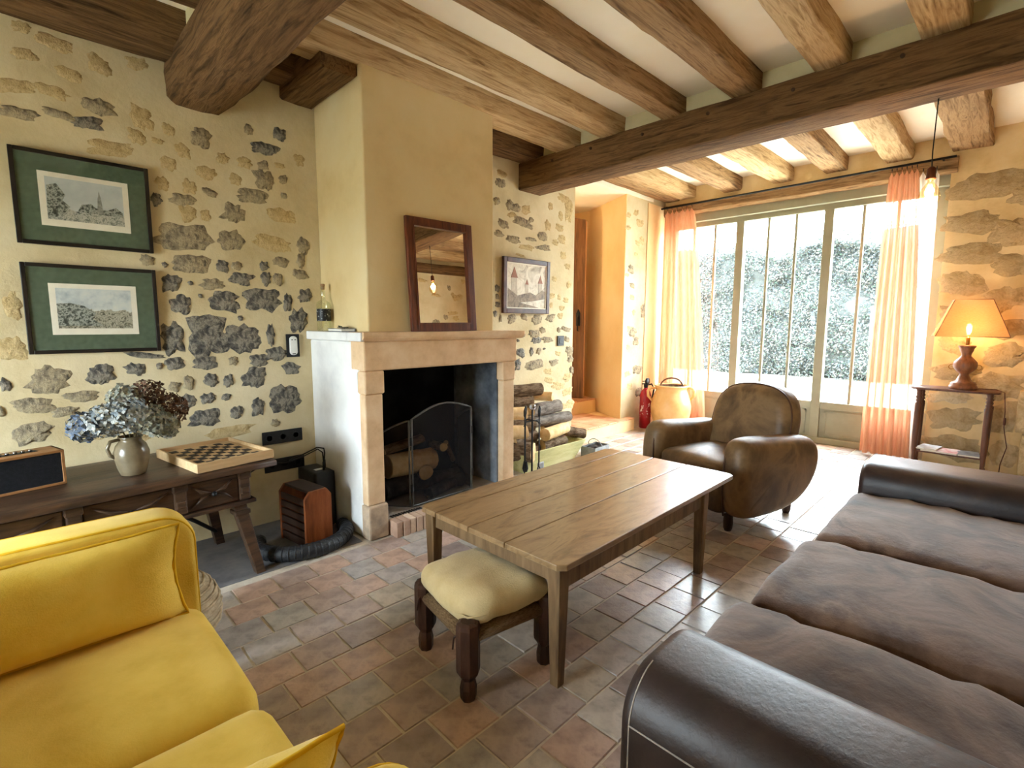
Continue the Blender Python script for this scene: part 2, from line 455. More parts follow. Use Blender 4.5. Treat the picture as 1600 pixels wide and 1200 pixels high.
STONES = [(0.13,2.52,0.146,0.064,1),(0.35,2.78,0.107,0.067,2),(0.46,2.65,0.161,0.081,1),(0.29,2.56,0.123,0.044,1),(0.41,2.55,0.13,0.069,0),(0.66,2.64,0.115,0.121,2),(0.63,2.53,0.093,0.085,2),(0.5,2.43,0.225,0.094,2),(0.73,2.53,0.065,0.037,2),(0.79,2.61,0.067,0.075,2),(0.96,2.61,0.107,0.117,1),(0.86,2.5,0.092,0.089,2),(0.78,2.41,0.078,0.088,2),(1.34,2.63,0.21,0.084,0),(1.45,2.75,0.087,0.086,0),(1.08,2.51,0.076,0.067,2),(1.21,2.51,0.093,0.069,2),(1.33,2.52,0.07,0.056,1),(1.44,2.54,0.073,0.036,2),(1.58,2.61,0.077,0.089,2),(0.98,2.4,0.134,0.079,2),(1.33,2.42,0.126,0.128,1),(1.46,2.45,0.059,0.058,1),(1.15,2.39,0.078,0.069,2),(0.74,2.29,0.077,0.076,2),(0.88,2.29,0.082,0.091,2),(0.99,2.28,0.086,0.053,1),(1.25,2.3,0.204,0.084,1),(1.46,2.34,0.044,0.044,1),(0.84,2.21,0.15,0.065,1),(0.7,2.19,0.054,0.075,0),(1.13,2.17,0.143,0.124,1),(0.96,2.13,0.061,0.067,2),(0.86,2.13,0.093,0.105,2),(1.44,2.2,0.207,0.103,2),(0.83,1.98,0.312,0.144,1),(1.1,1.99,0.155,0.111,1),(1.37,2.0,0.26,0.117,2),(1.58,2.01,0.094,0.107,1),(0.12,2.65,0.192,0.074,2),(0.27,2.67,0.138,0.066,2),(0.3,2.92,0.156,0.076,2),(0.48,2.87,0.114,0.103,2),(0.66,2.94,0.103,0.071,2),(1.25,2.73,0.054,0.069,1),(0.18,2.82,0.106,0.053,2),(0.17,2.95,0.097,0.063,2),(0.63,1.82,0.074,0.063,1),(0.86,1.82,0.201,0.12,1),(1.04,1.82,0.076,0.083,0),(1.13,1.83,0.066,0.056,1),(1.3,1.84,0.057,0.066,0),(1.42,1.88,0.104,0.075,1),(1.56,1.9,0.062,0.092,1),(1.55,1.8,0.109,0.077,1),(1.39,1.76,0.073,0.09,1),(1.31,1.76,0.071,0.088,0),(1.15,1.75,0.147,0.086,0),(0.97,1.7,0.136,0.069,1),(0.74,1.69,0.124,0.105,0),(0.85,1.7,0.029,0.027,0),(0.72,1.8,0.033,0.032,0),(0.79,1.56,0.11,0.113,0),(0.9,1.62,0.024,0.027,0),(1.04,1.59,0.18,0.141,0),(1.28,1.61,0.24,0.147,0),(1.45,1.59,0.061,0.137,0),(1.58,1.65,0.103,0.086,0),(1.52,1.46,0.141,0.171,0),(1.32,1.36,0.058,0.136,0),(1.13,1.48,0.033,0.036,0),(0.93,1.36,0.235,0.264,0),(1.13,1.34,0.262,0.174,0),(0.73,1.35,0.125,0.2,0),(0.58,1.25,0.191,0.032,0),(1.35,1.23,0.147,0.092,0),(1.23,1.19,0.119,0.082,0),(1.07,1.19,0.059,0.065,1),(0.9,1.19,0.148,0.084,0),(0.73,1.19,0.103,0.081,0),(0.65,1.18,0.033,0.04,0),(0.53,1.17,0.104,0.077,0),(0.37,1.15,0.126,0.112,0),(0.14,1.13,0.173,0.153,1),(-0.03,1.12,0.047,0.068,0),(1.45,1.12,0.115,0.094,0),(1.2,1.07,0.167,0.135,0),(1.03,1.06,0.059,0.087,0),(0.93,1.07,0.087,0.092,0),(0.8,1.06,0.065,0.09,1),(0.72,1.05,0.063,0.068,1),(0.27,1.03,0.157,0.061,1),(0.07,1.0,0.167,0.087,1),(0.19,0.95,0.116,0.054,1),(-0.06,0.98,0.031,0.056,1),(0.05,0.85,0.15,0.117,1),(0.77,0.94,0.129,0.09,0),(0.9,0.95,0.099,0.071,0),(1.01,0.95,0.058,0.043,0),(1.21,0.86,0.085,0.129,0),(1.39,0.9,0.227,0.196,0),(0.88,0.83,0.185,0.114,0),(1.07,0.84,0.087,0.081,0),(1.32,0.73,0.059,0.055,1),(1.02,0.71,0.289,0.088,2),(0.01,1.31,0.112,0.124,2),(0.03,1.53,0.072,0.145,2),(0.59,1.02,0.097,0.079,1),(0.5,0.75,0.136,0.066,2),(0.48,0.97,0.072,0.077,1),(0.32,0.81,0.115,0.075,2),(0.01,0.64,0.124,0.059,1),(3.57,1.5,0.041,0.078,1),(3.74,1.5,0.127,0.089,1),(3.92,1.52,0.119,0.071,1),(4.12,1.5,0.172,0.104,1),(4.35,1.52,0.149,0.086,1),(3.91,1.33,0.06,0.051,0),(4.08,1.34,0.171,0.084,1),(4.22,1.38,0.112,0.064,1),(4.12,1.27,0.173,0.063,0),(4.3,1.27,0.181,0.065,1),(3.83,1.32,0.044,0.03,0),(3.83,1.27,0.044,0.031,0),(4.65,1.27,0.107,0.068,1),(4.5,1.38,0.069,0.066,1),(4.63,1.39,0.177,0.056,1),(3.87,1.14,0.148,0.093,0),(4.04,1.15,0.062,0.094,0),(4.16,1.15,0.08,0.075,1),(4.25,1.17,0.049,0.022,0),(4.69,1.14,0.127,0.091,1),(4.49,1.11,0.104,0.056,2),(4.37,1.76,0.116,0.064,2),(4.5,1.75,0.068,0.065,2),(4.67,1.9,0.089,0.077,2),(4.64,2.11,0.105,0.065,2),(4.41,1.95,0.1,0.064,2),(4.21,2.28,0.22,0.041,1),(3.99,2.25,0.119,0.06,2),(3.53,1.8,0.066,0.076,0),(3.53,1.72,0.053,0.057,0),(3.53,1.64,0.067,0.058,0),(3.5,1.55,0.053,0.058,0),(3.86,2.16,0.159,0.029,2),(4.36,1.66,0.066,0.064,2),(4.55,1.63,0.104,0.055,2),(4.62,1.72,0.106,0.066,2),(4.52,1.54,0.103,0.066,2),(3.57,2.83,0.14,0.085,1),(3.52,2.65,0.087,0.073,1),(3.7,2.64,0.109,0.1,1),(3.79,2.63,0.149,0.076,1),(3.94,2.63,0.155,0.09,2),(3.87,2.5,0.229,0.09,1),(3.61,2.44,0.16,0.075,1),(4.02,2.54,0.079,0.052,1),(4.29,2.52,0.106,0.109,2),(4.33,2.73,0.086,0.081,2),(4.51,2.65,0.09,0.111,2),(4.64,2.73,0.162,0.281,2),(3.98,2.47,0.138,0.052,1),(3.55,2.34,0.141,0.062,1),(3.75,2.31,0.205,0.077,1),(4.02,2.34,0.16,0.04,1),(4.21,2.39,0.167,0.095,1),(4.49,2.52,0.156,0.084,2),(4.23,2.27,0.19,0.055,1),(4.53,2.4,0.136,0.113,2),(3.95,2.25,0.235,0.053,2),(4.56,2.23,0.114,0.085,2),(4.42,2.35,0.11,0.07,2),(3.59,2.92,0.14,0.073,2),(4.55,2.85,0.203,0.097,2),(3.73,2.55,0.129,0.05,2),(4.09,1.0,0.293,0.099,1),(4.42,1.01,0.159,0.069,1),(3.83,1.01,0.091,0.112,0),(4.75,0.9,0.086,0.09,1),(4.72,1.12,0.113,0.107,1),(4.32,0.91,0.155,0.068,2),(4.67,0.82,0.169,0.107,2),(4.5,0.73,0.245,0.106,2),(4.34,0.81,0.157,0.069,2),(4.67,0.64,0.198,0.108,2),(4.73,0.49,0.144,0.11,2),(4.62,0.48,0.168,0.072,2),(4.72,1.03,0.114,0.071,1),(5.99,2.18,0.142,0.113,1),(6.03,1.97,0.12,0.076,1),(6.04,1.81,0.12,0.077,2),(6.1,1.61,0.098,0.078,2),(6.07,1.34,0.097,0.079,1),(6.17,1.2,0.125,0.08,2),(6.1,2.39,0.096,0.05,2),(5.9,2.1,0.093,0.05,2),(5.98,1.14,0.096,0.079,2),(5.9,2.87,0.122,0.065,2),(6.07,2.93,0.127,0.082,2),(6.18,2.81,0.194,0.1,2),(5.9,2.71,0.123,0.065,2),(6.24,2.58,0.132,0.102,2),(6.13,2.54,0.129,0.067,2),(6.29,0.49,0.161,0.13,1),(6.09,1.34,0.19,0.123,1),(6.17,1.21,0.155,0.124,1),(6.01,1.38,0.15,0.081,2),(6.23,0.81,0.238,0.127,1),(6.34,1.63,0.16,0.187,1),(6.05,0.59,0.153,0.105,2),(5.97,0.77,0.15,0.083,2)]
rs = random.Random(21)
for i in range(26):     # the stretch of wall left of the pictures
    STONES.append((rs.uniform(-2.0, -0.15), rs.uniform(0.9, 2.9), rs.uniform(0.08, 0.22), rs.uniform(0.06, 0.13), rs.choice([1, 2, 2])))
SM = ['flint', 'fieldstone', 'coated_stone']
for k, (x, z, sw, sh, t) in enumerate(STONES):
    far = x > 3.0
    ob('stone', stone_vf(sw*1.02, sh*1.04, 500+k, 0.010 if t < 2 else 0.004), SM[t], wall_left, loc=(x, WY, z), smooth=True, fix=True)

structure('wall_alcove', join(box(4.76, 6.34, 5.6, 5.8, -0.05, 3.5), prism([(5.838,3.752),(6.325,4.7),(6.325,5.6),(6.345,5.6),(6.345,4.7),(5.858,3.752)], 0.0, 3.4, 'z')), 'ochre', 'smooth ochre plaster wall of the door alcove', 'wall')
structure('ceiling_alcove', box(4.6, 6.5, 3.74, 5.7, 3.13, 3.2), 'ceiling_white', 'white ceiling strip over the door alcove', 'ceiling')
# plain plaster quoin by the window
ob('plaster_quoin', box(6.37, 6.86, WY-0.012, WY+0.01, 0, 3.1), 'ochre', wall_left)

# ---- window wall
wall_far = structure('wall_far', join(box(FX, FX+0.35, RY-0.3, 0.62, -0.05, 3.5), box(FX, FX+0.35, 3.70, 4.0, -0.05, 3.5), box(FX, FX+0.35, 0.62, 3.70, 3.02, 3.5)),
    'plaster_far', 'stone and plaster wall around the garden window', 'wall')
def block_vf(w, h, d, seed):
    """squared stone with a worn face: local x toward the room is -x, y width, z height"""
    rr = random.Random(seed); o = rr.uniform(0, 99)
    g = [-1, -.955, -.6, -.2, .2, .6, .955, 1]; n = 7
    v, f = [], []
    for j in range(n+1):
        for i in range(n+1):
            a, b = g[i], g[j]
            e = max(abs(a), abs(b))
            dd = -d*(1.0+0.6*noise.noise((a*1.5+o, b*1.5, 0))) if e < 0.99 else 0.01
            ja = 0.06*noise.noise((a*2+o, b*2, 4)); jb = 0.07*noise.noise((a*2+o, b*2, 8))
            v.append((dd, (a+ja)*w/2, (b+jb)*h/2))
    for j in range(n):
        for i in range(n):
            p = j*(n+1)+i; f.append((p, p+1, p+n+2, p+n+1))
    return v, f
BL = [(0.33,2.80,0.58,0.26),(0.02,2.66,0.34,0.24),(0.42,2.46,0.42,0.22),(0.08,2.34,0.44,0.26),(0.40,2.16,0.44,0.20),(0.06,2.02,0.36,0.22),(0.44,1.86,0.34,0.26),(0.12,1.70,0.34,0.24),
      (0.48,1.56,0.24,0.20),(0.16,1.42,0.40,0.22),(0.46,1.28,0.28,0.24),(0.08,1.16,0.34,0.22),(0.42,0.98,0.38,0.18),(0.10,0.86,0.36,0.26),(0.44,0.72,0.32,0.16),(0.40,0.48,0.42,0.26),(0.04,0.54,0.28,0.28),(0.36,0.18,0.50,0.24),(0.00,0.20,0.24,0.26)]
for k, (yy, zz, bw, bh) in enumerate(BL):
    ob('stone', stone_vf(bw, bh, 1300+k, 0.012, 30), 'ashlar', wall_far, loc=(FX, yy, zz), rot=(0, 0, -90), smooth=True)
for k in range(7):   # quoins stepping into the room at the corner
    ob('stone', rbox(0.26, 0.40+0.06*(k % 2), 0.40, 0.02, 4, lambda p: p+Vector((0.012*noise.noise(p*6), 0, 0))), 'ashlar', wall_far, loc=(FX-0.08, -0.30+0.02*(k % 2), 0.22+0.42*k), smooth=True)
lint = ob('lintel_beam', xf(hewn(3.25, 0.16, 0.15, 5, 0.010), T(FX+0.02, 0.57, 3.04) @ R(90, 'Z')), 'beam_y', wall_far, smooth=False)

wall_right = structure('wall_right', box(BX-0.3, FX+0.3, RY-0.3, RY, -0.05, 3.5), 'plaster', 'stone-studded plaster wall seen in the mirror', 'wall')
for k in range(70):
    x, z = rs.uniform(0.2, 6.6), rs.uniform(1.5, 2.9)
    ob('stone', stone_vf(rs.uniform(0.08, 0.26), rs.uniform(0.06, 0.13), 900+k, 0.01), SM[rs.choice([1, 2, 2])], wall_right, loc=(x, RY, z), rot=(0, 0, 180))
structure('wall_back', join(box(BX-0.3, BX, RY-0.3, 1.5, -0.05, 3.5), box(BX-0.3, BX, 2.9, 4.05, -0.05, 3.5), box(BX-0.3, BX, 1.5, 2.9, -0.05, 0.6), box(BX-0.3, BX, 1.5, 2.9, 2.0, 3.5)),
    'plaster', 'plain plaster wall with one window behind the camera', 'wall')
for k, (y0, y1) in enumerate(((1.5, 2.9),)):
    wn = thing('window_%d' % (k+2), 'rear casement window letting daylight in near the fireplace wall', 'window', (BX-0.12, (y0+y1)/2, 0.6), kind='structure')
    hw = (y1-y0)/2
    ob('frame', join(box(-.03,.03,-hw,-hw+.06,0,1.4), box(-.03,.03,hw-.06,hw,0,1.4), box(-.03,.03,-hw,hw,0,.06), box(-.03,.03,-hw,hw,1.34,1.4), box(-.03,.03,-.04,.04,0,1.4)), 'window_paint', wn)
    ob('pane', box(-.003,.003,-hw+.05,-.03,.05,1.35), 'pane_glass', wn); ob('pane', box(-.003,.003,.03,hw-.05,.05,1.35), 'pane_glass', wn)

pm('stub', [C(52,36,24), C(80,58,38)], 10, 0.8, 0.2, 30)
# corridor
# ---- ceiling, beams, joists
ceiling = structure('ceiling', join(box(BX-0.3, 4.0, RY-0.3, WY+0.3, CZ, CZ+0.25), box(4.0, FX+0.3, RY-0.3, WY+0.3, CZ2, CZ2+0.2)), 'ceiling_white', 'white plaster ceiling between dark oak beams', 'ceiling')
def beam_y(name, x0, x1, z0, z1, mat, seed, amp=0.012, ch=0.03, y0=RY-0.05, y1=WY+0.05, seg=60):
    vf = hewn(y1-y0, x1-x0, z1-z0, seed, amp, seg, ch)
    return smooth_angle(ob(name, xf(vf, T((x0+x1)/2, y0, (z0+z1)/2) @ R(90, 'Z')), mat, ceiling), 50)
def beam_x(name, y0, y1, z0, z1, mat, seed, x0, x1, amp=0.012, ch=0.02, seg=30):
    vf = hewn(x1-x0, y1-y0, z1-z0, seed, amp, seg, ch)
    return smooth_angle(ob(name, xf(vf, T(x0, (y0+y1)/2, (z0+z1)/2)), mat, ceiling), 50)
beam_y('beam', 3.83, 4.16, 2.81, 3.075, 'beam_dark_y', 31, 0.008, 0.018)
_b2 = ceiling.children[0]
for _k, _y in enumerate((3.3, 2.85, 2.33, 1.78, 1.2, 0.62)):
    ob('peg', xf(lathe([(.0,0),(.013,.0),(.012,.012),(.0,.016)], 8), T(3.832, _y, 3.0+.01*(_k % 2)) @ R(-90, 'Y')), 'stub', _b2)
beam_y('beam', 0.80, 1.175, 2.76, 3.10, 'beam_dark_y', 37, 0.020, 0.085)
ob('infill_board', box(3.93, 4.08, RY, WY, 3.05, 3.4), 'infill', ceiling)
ob('infill_board', box(0.87, 1.10, RY, WY, 3.05, 3.24), 'infill', ceiling)
for k, (y0, y1) in enumerate(((3.50,3.74),(3.035,3.265),(2.56,2.76),(2.01,2.17),(1.43,1.62),(0.90,1.09),(0.33,0.54),(-0.22,-0.02),(-0.78,-0.58),(-1.34,-1.14))):
    m = 'beam_dark_x' if k == 0 else ('beam_pale_x' if k in (1, 2, 5, 6) else 'beam_x')
    beam_x('joist', y0, y1, 3.065+0.004*(k % 3), CZ+0.02, m, 200+k, 1.12, 3.95, 0.011, 0.014)
for k, (y0, y1) in enumerate(((3.53,3.74),(3.02,3.20),(2.5,2.7),(1.95,2.12),(1.4,1.6))):
    beam_x('joist', y0, y1, 2.98 if k == 0 else 3.07, CZ+0.02, 'beam_dark_x', 240+k, BX-0.05, 0.87, 0.012, 0.02)
beam_y('trimmer', 1.46, 1.70, 2.985, 3.20, 'beam_dark_y', 50, 0.01, 0.02, 3.1, WY+0.03, 10)
for k, (ya, wd) in enumerate(((3.913,.24),(3.286,.22),(2.679,.22),(2.084,.24),(1.513,.22),(0.94,.24),(0.33,.30),(-0.3,.22),(-0.9,.22),(-1.5,.22))):
    y0 = ya; y1 = ya+wd
    if k == 0: y0, y1 = 3.53, 3.74
    beam_x('joist', y0, y1, 3.175, CZ2+0.02, 'beam_pale_x' if k % 2 else 'beam_x', 270+k, 4.05, FX+0.05, 0.012 if k != 6 else 0.022, 0.012)
beam_x('wall_plate', RY, RY+0.16, 2.98, 3.14, 'beam_dark_x', 290, 4.1, FX, 0.01)

# ---- garden window
win = thing('window_1', 'tall grey-green glazed garden door with slim glazing bars and low panels', 'window', (7.0, 0, 0), kind='structure')
def wb(name, y0, y1, z0, z1, d=0.03, x=0.0, par=win):
    return ob(name, box(x-d, x+d, y0, y1, z0, z1), 'window_paint', par, bevel=0.006)
wb('head_board', 0.62, 3.70, 2.86, 3.04, 0.09, -0.03)
wb('frame', 0.62, 3.70, 2.795, 2.87, 0.045)
wb('frame', 0.62, 0.72, 0.0, 2.80, 0.045); wb('frame', 3.62, 3.70, 0.0, 2.80, 0.045)
wb('frame', 0.62, 3.70, 0.0, 0.075, 0.06)
wb('mullion', 2.665, 2.765, 0.0, 2.80, 0.05); wb('mullion', 1.645, 1.745, 0.0, 2.80, 0.05)
for yy in (3.06, 3.36, 2.37, 2.05, 1.355, 1.04): wb('glazing_bar', yy-0.016, yy+0.016, 0.50, 2.80, 0.018)
for y0, y1 in ((0.72, 1.645), (1.745, 2.665), (2.765, 3.62)):
    wb('bottom_rail', y0, y1, 0.43, 0.515, 0.035)
    p = wb('panel', y0, y1, 0.07, 0.44, 0.015)
    ob('panel_moulding', join(box(-.026,-.012,y0+.05,y1-.05,.385,.405), box(-.026,-.012,y0+.05,y1-.05,.105,.125), box(-.026,-.012,y0+.05,y0+.07,.105,.405), box(-.026,-.012,y1-.07,y1-.05,.105,.405)), 'window_paint', p)
E1 = [0.72,1.04,1.355,1.645,1.745,2.05,2.37,2.665,2.765,3.06,3.36,3.62]
for a, b in zip(E1[:-1], E1[1:]):
    if b-a > 0.15: ob('pane', box(-.003,.003,a+.005,b-.005,.50,2.80), 'pane_glass', win)

# ---- outside: drive and hedge
pm('gravel', [C(150,144,130), C(176,170,156), C(190,184,172)], 3, 0.95, 0.3, 40, spec=0.1)
structure('ground', box(FX+0.35, 60, -30, 45, -0.3, -0.06), 'gravel', 'pale gravel ground outside the window', 'ground')
ob('ground_behind', box(-40, BX-0.3, -30, 45, -0.3, -0.06), 'gravel'); tag(bpy.data.objects['ground_behind'], 'pale gravel ground behind the house', 'ground', kind='structure')
def hedge():
    HG = [C(62,68,63), C(68,72,69), C(76,79,77), C(66,72,76), C(86,85,81), C(60,72,62), C(78,76,69), C(100,96,92)]  # leaf colours greyed to stand in for glare haze over the hedge
    pm('hedge_leaf', [C(225,225,225), C(255,255,255)], 3, 0.95, 0, rand=('island', HG), spec=0.05)
    pm('hedge_core', [C(38,42,40), C(54,56,54)], 6, 0.95, 0.5, 20)
    h = thing('hedge', 'tall dense tangled hedge beyond the gravel outside the window', 'hedge', (17.2, 4.5, -0.06))
    def lump(p):
        q = p.copy(); k = 0.35*noise.noise(p*0.7)+0.22*noise.noise(p*1.9)
        q.x += k*1.2; q.z += (0.5*noise.noise((p.y*0.6, 1, 2))+k)*max(0, min(1, (p.z+2)/4)); return q
    core = rbox(2.0, 22.0, 4.1, 0.6, 34, lump)
    ob('branches', xf(core, T(0, 0, 1.95)), 'hedge_core', h, smooth=True)
    rr = random.Random(5)
    v, f = [], []
    for i in range(100000):
        yy = rr.uniform(-8, 8); zz = rr.uniform(0, 1)**0.9*4.15
        p = lump(Vector((-1.0, yy, zz-1.95)))
        top = zz > 3.8
        c = Vector((p.x-rr.uniform(-0.05, 0.22)+(rr.uniform(0, 1.5) if top else 0), yy, p.z+1.95+(rr.uniform(-0.2, 0.35) if top else 0)))
        s = rr.uniform(0.02, 0.05)
        n = Vector((rr.gauss(-0.6, 0.6), rr.gauss(0, 0.7), rr.gauss(0.5, 0.6))).normalized()
        t = n.orthogonal().normalized(); t.rotate(Matrix.Rotation(rr.uniform(0, 6.28), 3, n)); b = n.cross(t)
        o = len(v)
        v += [tuple(c-t*s), tuple(c+b*s*0.5), tuple(c+t*s), tuple(c-b*s*0.5)]; f.append((o, o+1, o+2, o+3))
    ob('leaves', (v, f), 'hedge_leaf', h, fix=False, kind='stuff')
hedge()

# ================================================================== FIREPLACE
pm('mantel_dirty', [C(150,134,118), C(186,164,140), C(206,182,154)], 9, 0.85, 0.5, 30, spec=0.2)
pm('concrete_base', [C(150,140,130), C(180,170,160)], 8, 0.9, 0.4, 30, spec=0.2)
def fireplace():
    t = thing('fireplace', 'large stone fireplace with pale mantel and plastered chimney breast', 'fireplace', (2.3, 3.35, 0))
    M = T(-2.3, -3.35, 0)
    def P(name, vf, mat, bevel=0.006, par=t, **k): return ob(name, xf(vf, M), mat, par, bevel=bevel, **k)
    P('chimney_breast', box(1.70, 2.835, 3.06, WY, 1.385, CZ+0.02), 'plaster_smooth', 0.012, seg=3)
    def wob(p): return p + Vector((0.006*noise.noise(p*5), 0.006*noise.noise(p*5+Vector((9, 0, 0))), 0))
    P('side_wall', box(1.60, 1.73, 3.02, WY, 0, 1.33), 'whitewash', 0.015)
    P('side_wall', box(2.86, 2.985, 3.02, WY, 0, 1.33), 'whitewash', 0.01)
    P('pier', box(1.603, 1.735, 2.955, 3.03, 0.235, 0.985), 'mantel_stone', 0.01)
    P('pier_base', box(1.598, 1.745, 2.935, 3.04, 0.0, 0.235), 'mantel_dirty', 0.012)
    P('corbel', box(1.60, 1.748, 2.948, 3.05, 0.985, 1.14), 'mantel_stone', 0.012)
    P('pier', box(2.855, 2.98, 2.96, 3.03, 0.0, 0.985), 'mantel_stone', 0.01)
    P('corbel', box(2.845, 2.985, 2.952, 3.05, 0.985, 1.14), 'mantel_stone', 0.012)
    P('lintel', box(1.598, 2.995, 2.945, 3.12, 1.14, 1.335), 'mantel_stone', 0.012)
    # moulded shelf: front slab of stone, whitewashed return at the left
    prof = [(2.955,1.33),(2.935,1.335),(2.918,1.352),(2.912,1.366),(2.912,1.392),(3.12,1.392),(3.12,1.33)]
    P('mantel_shelf', prism([(b, c) for b, c in prof], 1.585, 3.06, 'x'), 'mantel_stone', 0.004)
    P('shelf_return', box(1.572, 2.98, 3.12, WY, 1.33, 1.391), 'whitewash', 0.008)
    P('shelf_return', box(1.572, 1.60, 2.93, 3.12, 1.333, 1.39), 'whitewash', 0.006)
    P('firebox_back', box(1.73, 2.86, 3.60, WY, 0.0, 1.40), 'soot', 0)
    P('firebox_side', box(1.728, 1.738, 3.03, 3.60, 0.10, 1.33), 'soot', 0)
    P('firebox_side', box(2.845, 2.862, 3.03, 3.60, 0.10, 1.33), 'soot_grey', 0)
    P('firebox_roof', box(1.73, 2.86, 3.12, 3.60, 1.30, 1.34), 'soot', 0)
    h = P('hearth', box(1.745, 2.95, 2.965, 3.60, 0.0, 0.098), 'concrete_base', 0.006)
    n = 22
    for i in range(n):
        x = 1.757+i*0.0535
        g = random.Random(i)
        b = ob('brick', xf(box(0, 0.047, 2.852+g.uniform(-.004, .004), 2.964, 0.0, 0.106+g.uniform(-.003, .003)), M @ T(x, 0, 0)), 'brick', h, bevel=0.004)
    ob('air_grille', join(*[xf(box(1.80+k*0.022, 1.812+k*0.022, 2.985, 3.02, 0.098, 0.102), M) for k in range(12)]), 'iron', h)
    return t
fireplace()

# fire screen: three hinged panels
def mesh_fabric():
    m, nt, b, out = nodes_of('spark_mesh')
    tr = nt.nodes.new('ShaderNodeBsdfTransparent'); d = nt.nodes.new('ShaderNodeBsdfDiffuse'); d.inputs['Color'].default_value = C(44,44,46)
    mx = nt.nodes.new('ShaderNodeMixShader'); mx.inputs[0].default_value = 0.50
    nt.links.new(tr.outputs[0], mx.inputs[1]); nt.links.new(d.outputs[0], mx.inputs[2]); nt.links.new(mx.outputs[0], out.inputs['Surface'])
    MATS['spark_mesh'] = m
mesh_fabric()
pm('screen_frame', [C(70,70,70), C(104,104,102)], 20, 0.5, 0.1, 60, metal=0.3)
def fire_screen():
    t = thing('fire_screen', 'arched folding spark screen of dark wire mesh before the hearth', 'fire screen', (2.30, 3.04, 0.10))
    def panel(name, x0, z0h, x1, z1h, y0, y1, arch):
        top = []
        n = 14
        for i in range(n+1):
            s = i/n; top.append((x0+(x1-x0)*s, y0+(y1-y0)*s, z0h+(z1h-z0h)*s+arch*math.sin(math.pi*min(1, s))))
        fr = [(x0, y0, 0.012)]+top+[(x1, y1, 0.012)]
        p = ob(name, tube(fr, 0.008, 6, cyclic=True), 'screen_frame', t, smooth=True)
        v = [(a, b, 0.012) for a, b, c in top]+top; m = len(top)
        ob('wire_mesh', (v, [(i, i+1, m+i+1, m+i) for i in range(m-1)]), 'spark_mesh', p)
        return p
    panel('centre_panel', -0.29, 0.66, 0.285, 0.685, 0, 0.02, 0.075)
    panel('wing_panel', -0.47, 0.53, -0.31, 0.655, 0.20, 0.005, 0.012)
    panel('wing_panel', 0.30, 0.67, 0.36, 0.56, 0.03, 0.28, 0.012)
    for z in (0.15, 0.5):
        ob('hinge', tube([(-0.30, -0.004, z-0.03), (-0.30, -0.004, z+0.03)], 0.009, 8), 'iron', t)
        ob('hinge', tube([(0.293, 0.016, z-0.03), (0.293, 0.016, z+0.03)], 0.009, 8), 'iron', t)
fire_screen()

# ================================================================== LOGS
pm('bark', [C(70,52,38), C(110,88,66), C(146,124,100), C(84,64,48)], 9, 0.92, 0.9, 22, (1, 3, 3), spec=0.15, bdist=0.03)
pm('grey_bark', [C(96,88,80), C(140,130,120), C(168,160,148)], 9, 0.92, 0.9, 22, (1, 3, 3), spec=0.15, bdist=0.03)
pm('cut_wood', [C(196,158,104), C(224,190,138), C(236,208,164)], 12, 0.85, 0.3, 30, spec=0.2)
pm('charred', [C(24,22,22), C(56,50,46), C(90,84,80)], 10, 0.95, 0.8, 24, spec=0.1)
LOGN = [0]
def log(label, loc, L, r, rz, ry=0, bark='bark', split=False, group='logs piled beside the fireplace'):
    LOGN[0] += 1; s = LOGN[0]*7.3
    t = thing('log', label, 'log', loc, group=group, rot=(0, ry, rz))
    n, seg = 14, 6
    def rad(a, x):
        k = 1+0.10*noise.noise((math.cos(a)*1.3+s, math.sin(a)*1.3, x*2))+0.07*noise.noise((math.cos(a)*4+s, math.sin(a)*4, x*9))
        if split:
            # wedge: flatten the lower half
            if math.sin(a) < 0: k *= 0.35+0.25*abs(math.cos(a))
        return r*k
    v, f = [], []
    for i in range(seg+1):
        x = -L/2+L*i/seg
        for j in range(n):
            a = 2*math.pi*j/n; q = rad(a, x); v.append((x, q*math.cos(a), q*math.sin(a)))
    for i in range(seg):
        for j in range(n):
            k = (j+1) % n; f.append((i*n+j, (i+1)*n+j, (i+1)*n+k, i*n+k))
    ob('bark', (v, f), bark, t, smooth=True)
    for e in (0, 1):
        base = 0 if e == 0 else seg*n; x = v[base][0]
        rim = [v[base+j] for j in range(n)]
        inner = [(x+(-0.004 if e == 0 else 0.004), y*0.9, z*0.9) for _, y, z in rim]
        vv = rim+inner+[(x+(-0.005 if e == 0 else 0.005), 0, 0)]
        ff = [(j, (j+1) % n, n+(j+1) % n, n+j) for j in range(n)]+[(n+j, n+(j+1) % n, 2*n) for j in range(n)]
        ob('cut_end', (vv, ff), 'cut_wood' if bark != 'charred' else 'charred', t)
    return t
G2 = 'logs laid in the hearth'
log('split pale log on top of the hearth pile behind the screen', (2.12, 3.34, 0.49), 0.40, 0.05, 8, -4, 'bark', True, G2)
log('broad split log with bare wood face behind the screen', (2.16, 3.30, 0.36), 0.44, 0.09, 4, 3, 'cut_wood', False, G2)
log('round hearth log with bright cut end facing out', (2.46, 3.34, 0.44), 0.34, 0.035, 70, 8, 'bark', False, G2)
log('thin branch leaning beside the bright cut hearth log', (2.60, 3.36, 0.36), 0.36, 0.022, 40, 38, 'bark', False, G2)
log('charred hearth log low at the left of the grate', (2.08, 3.30, 0.20), 0.42, 0.075, 12, 0, 'charred', False, G2)
log('charred hearth log low at the centre of the grate', (2.36, 3.28, 0.18), 0.46, 0.07, -14, 0, 'charred', False, G2)
log('grey half-burnt log lying at the front of the hearth', (2.38, 3.16, 0.15), 0.40, 0.045, 18, 0, 'charred', False, G2)
log('short grey stub at the right of the hearth fire', (2.62, 3.28, 0.17), 0.26, 0.06, 60, 0, 'charred', False, G2)
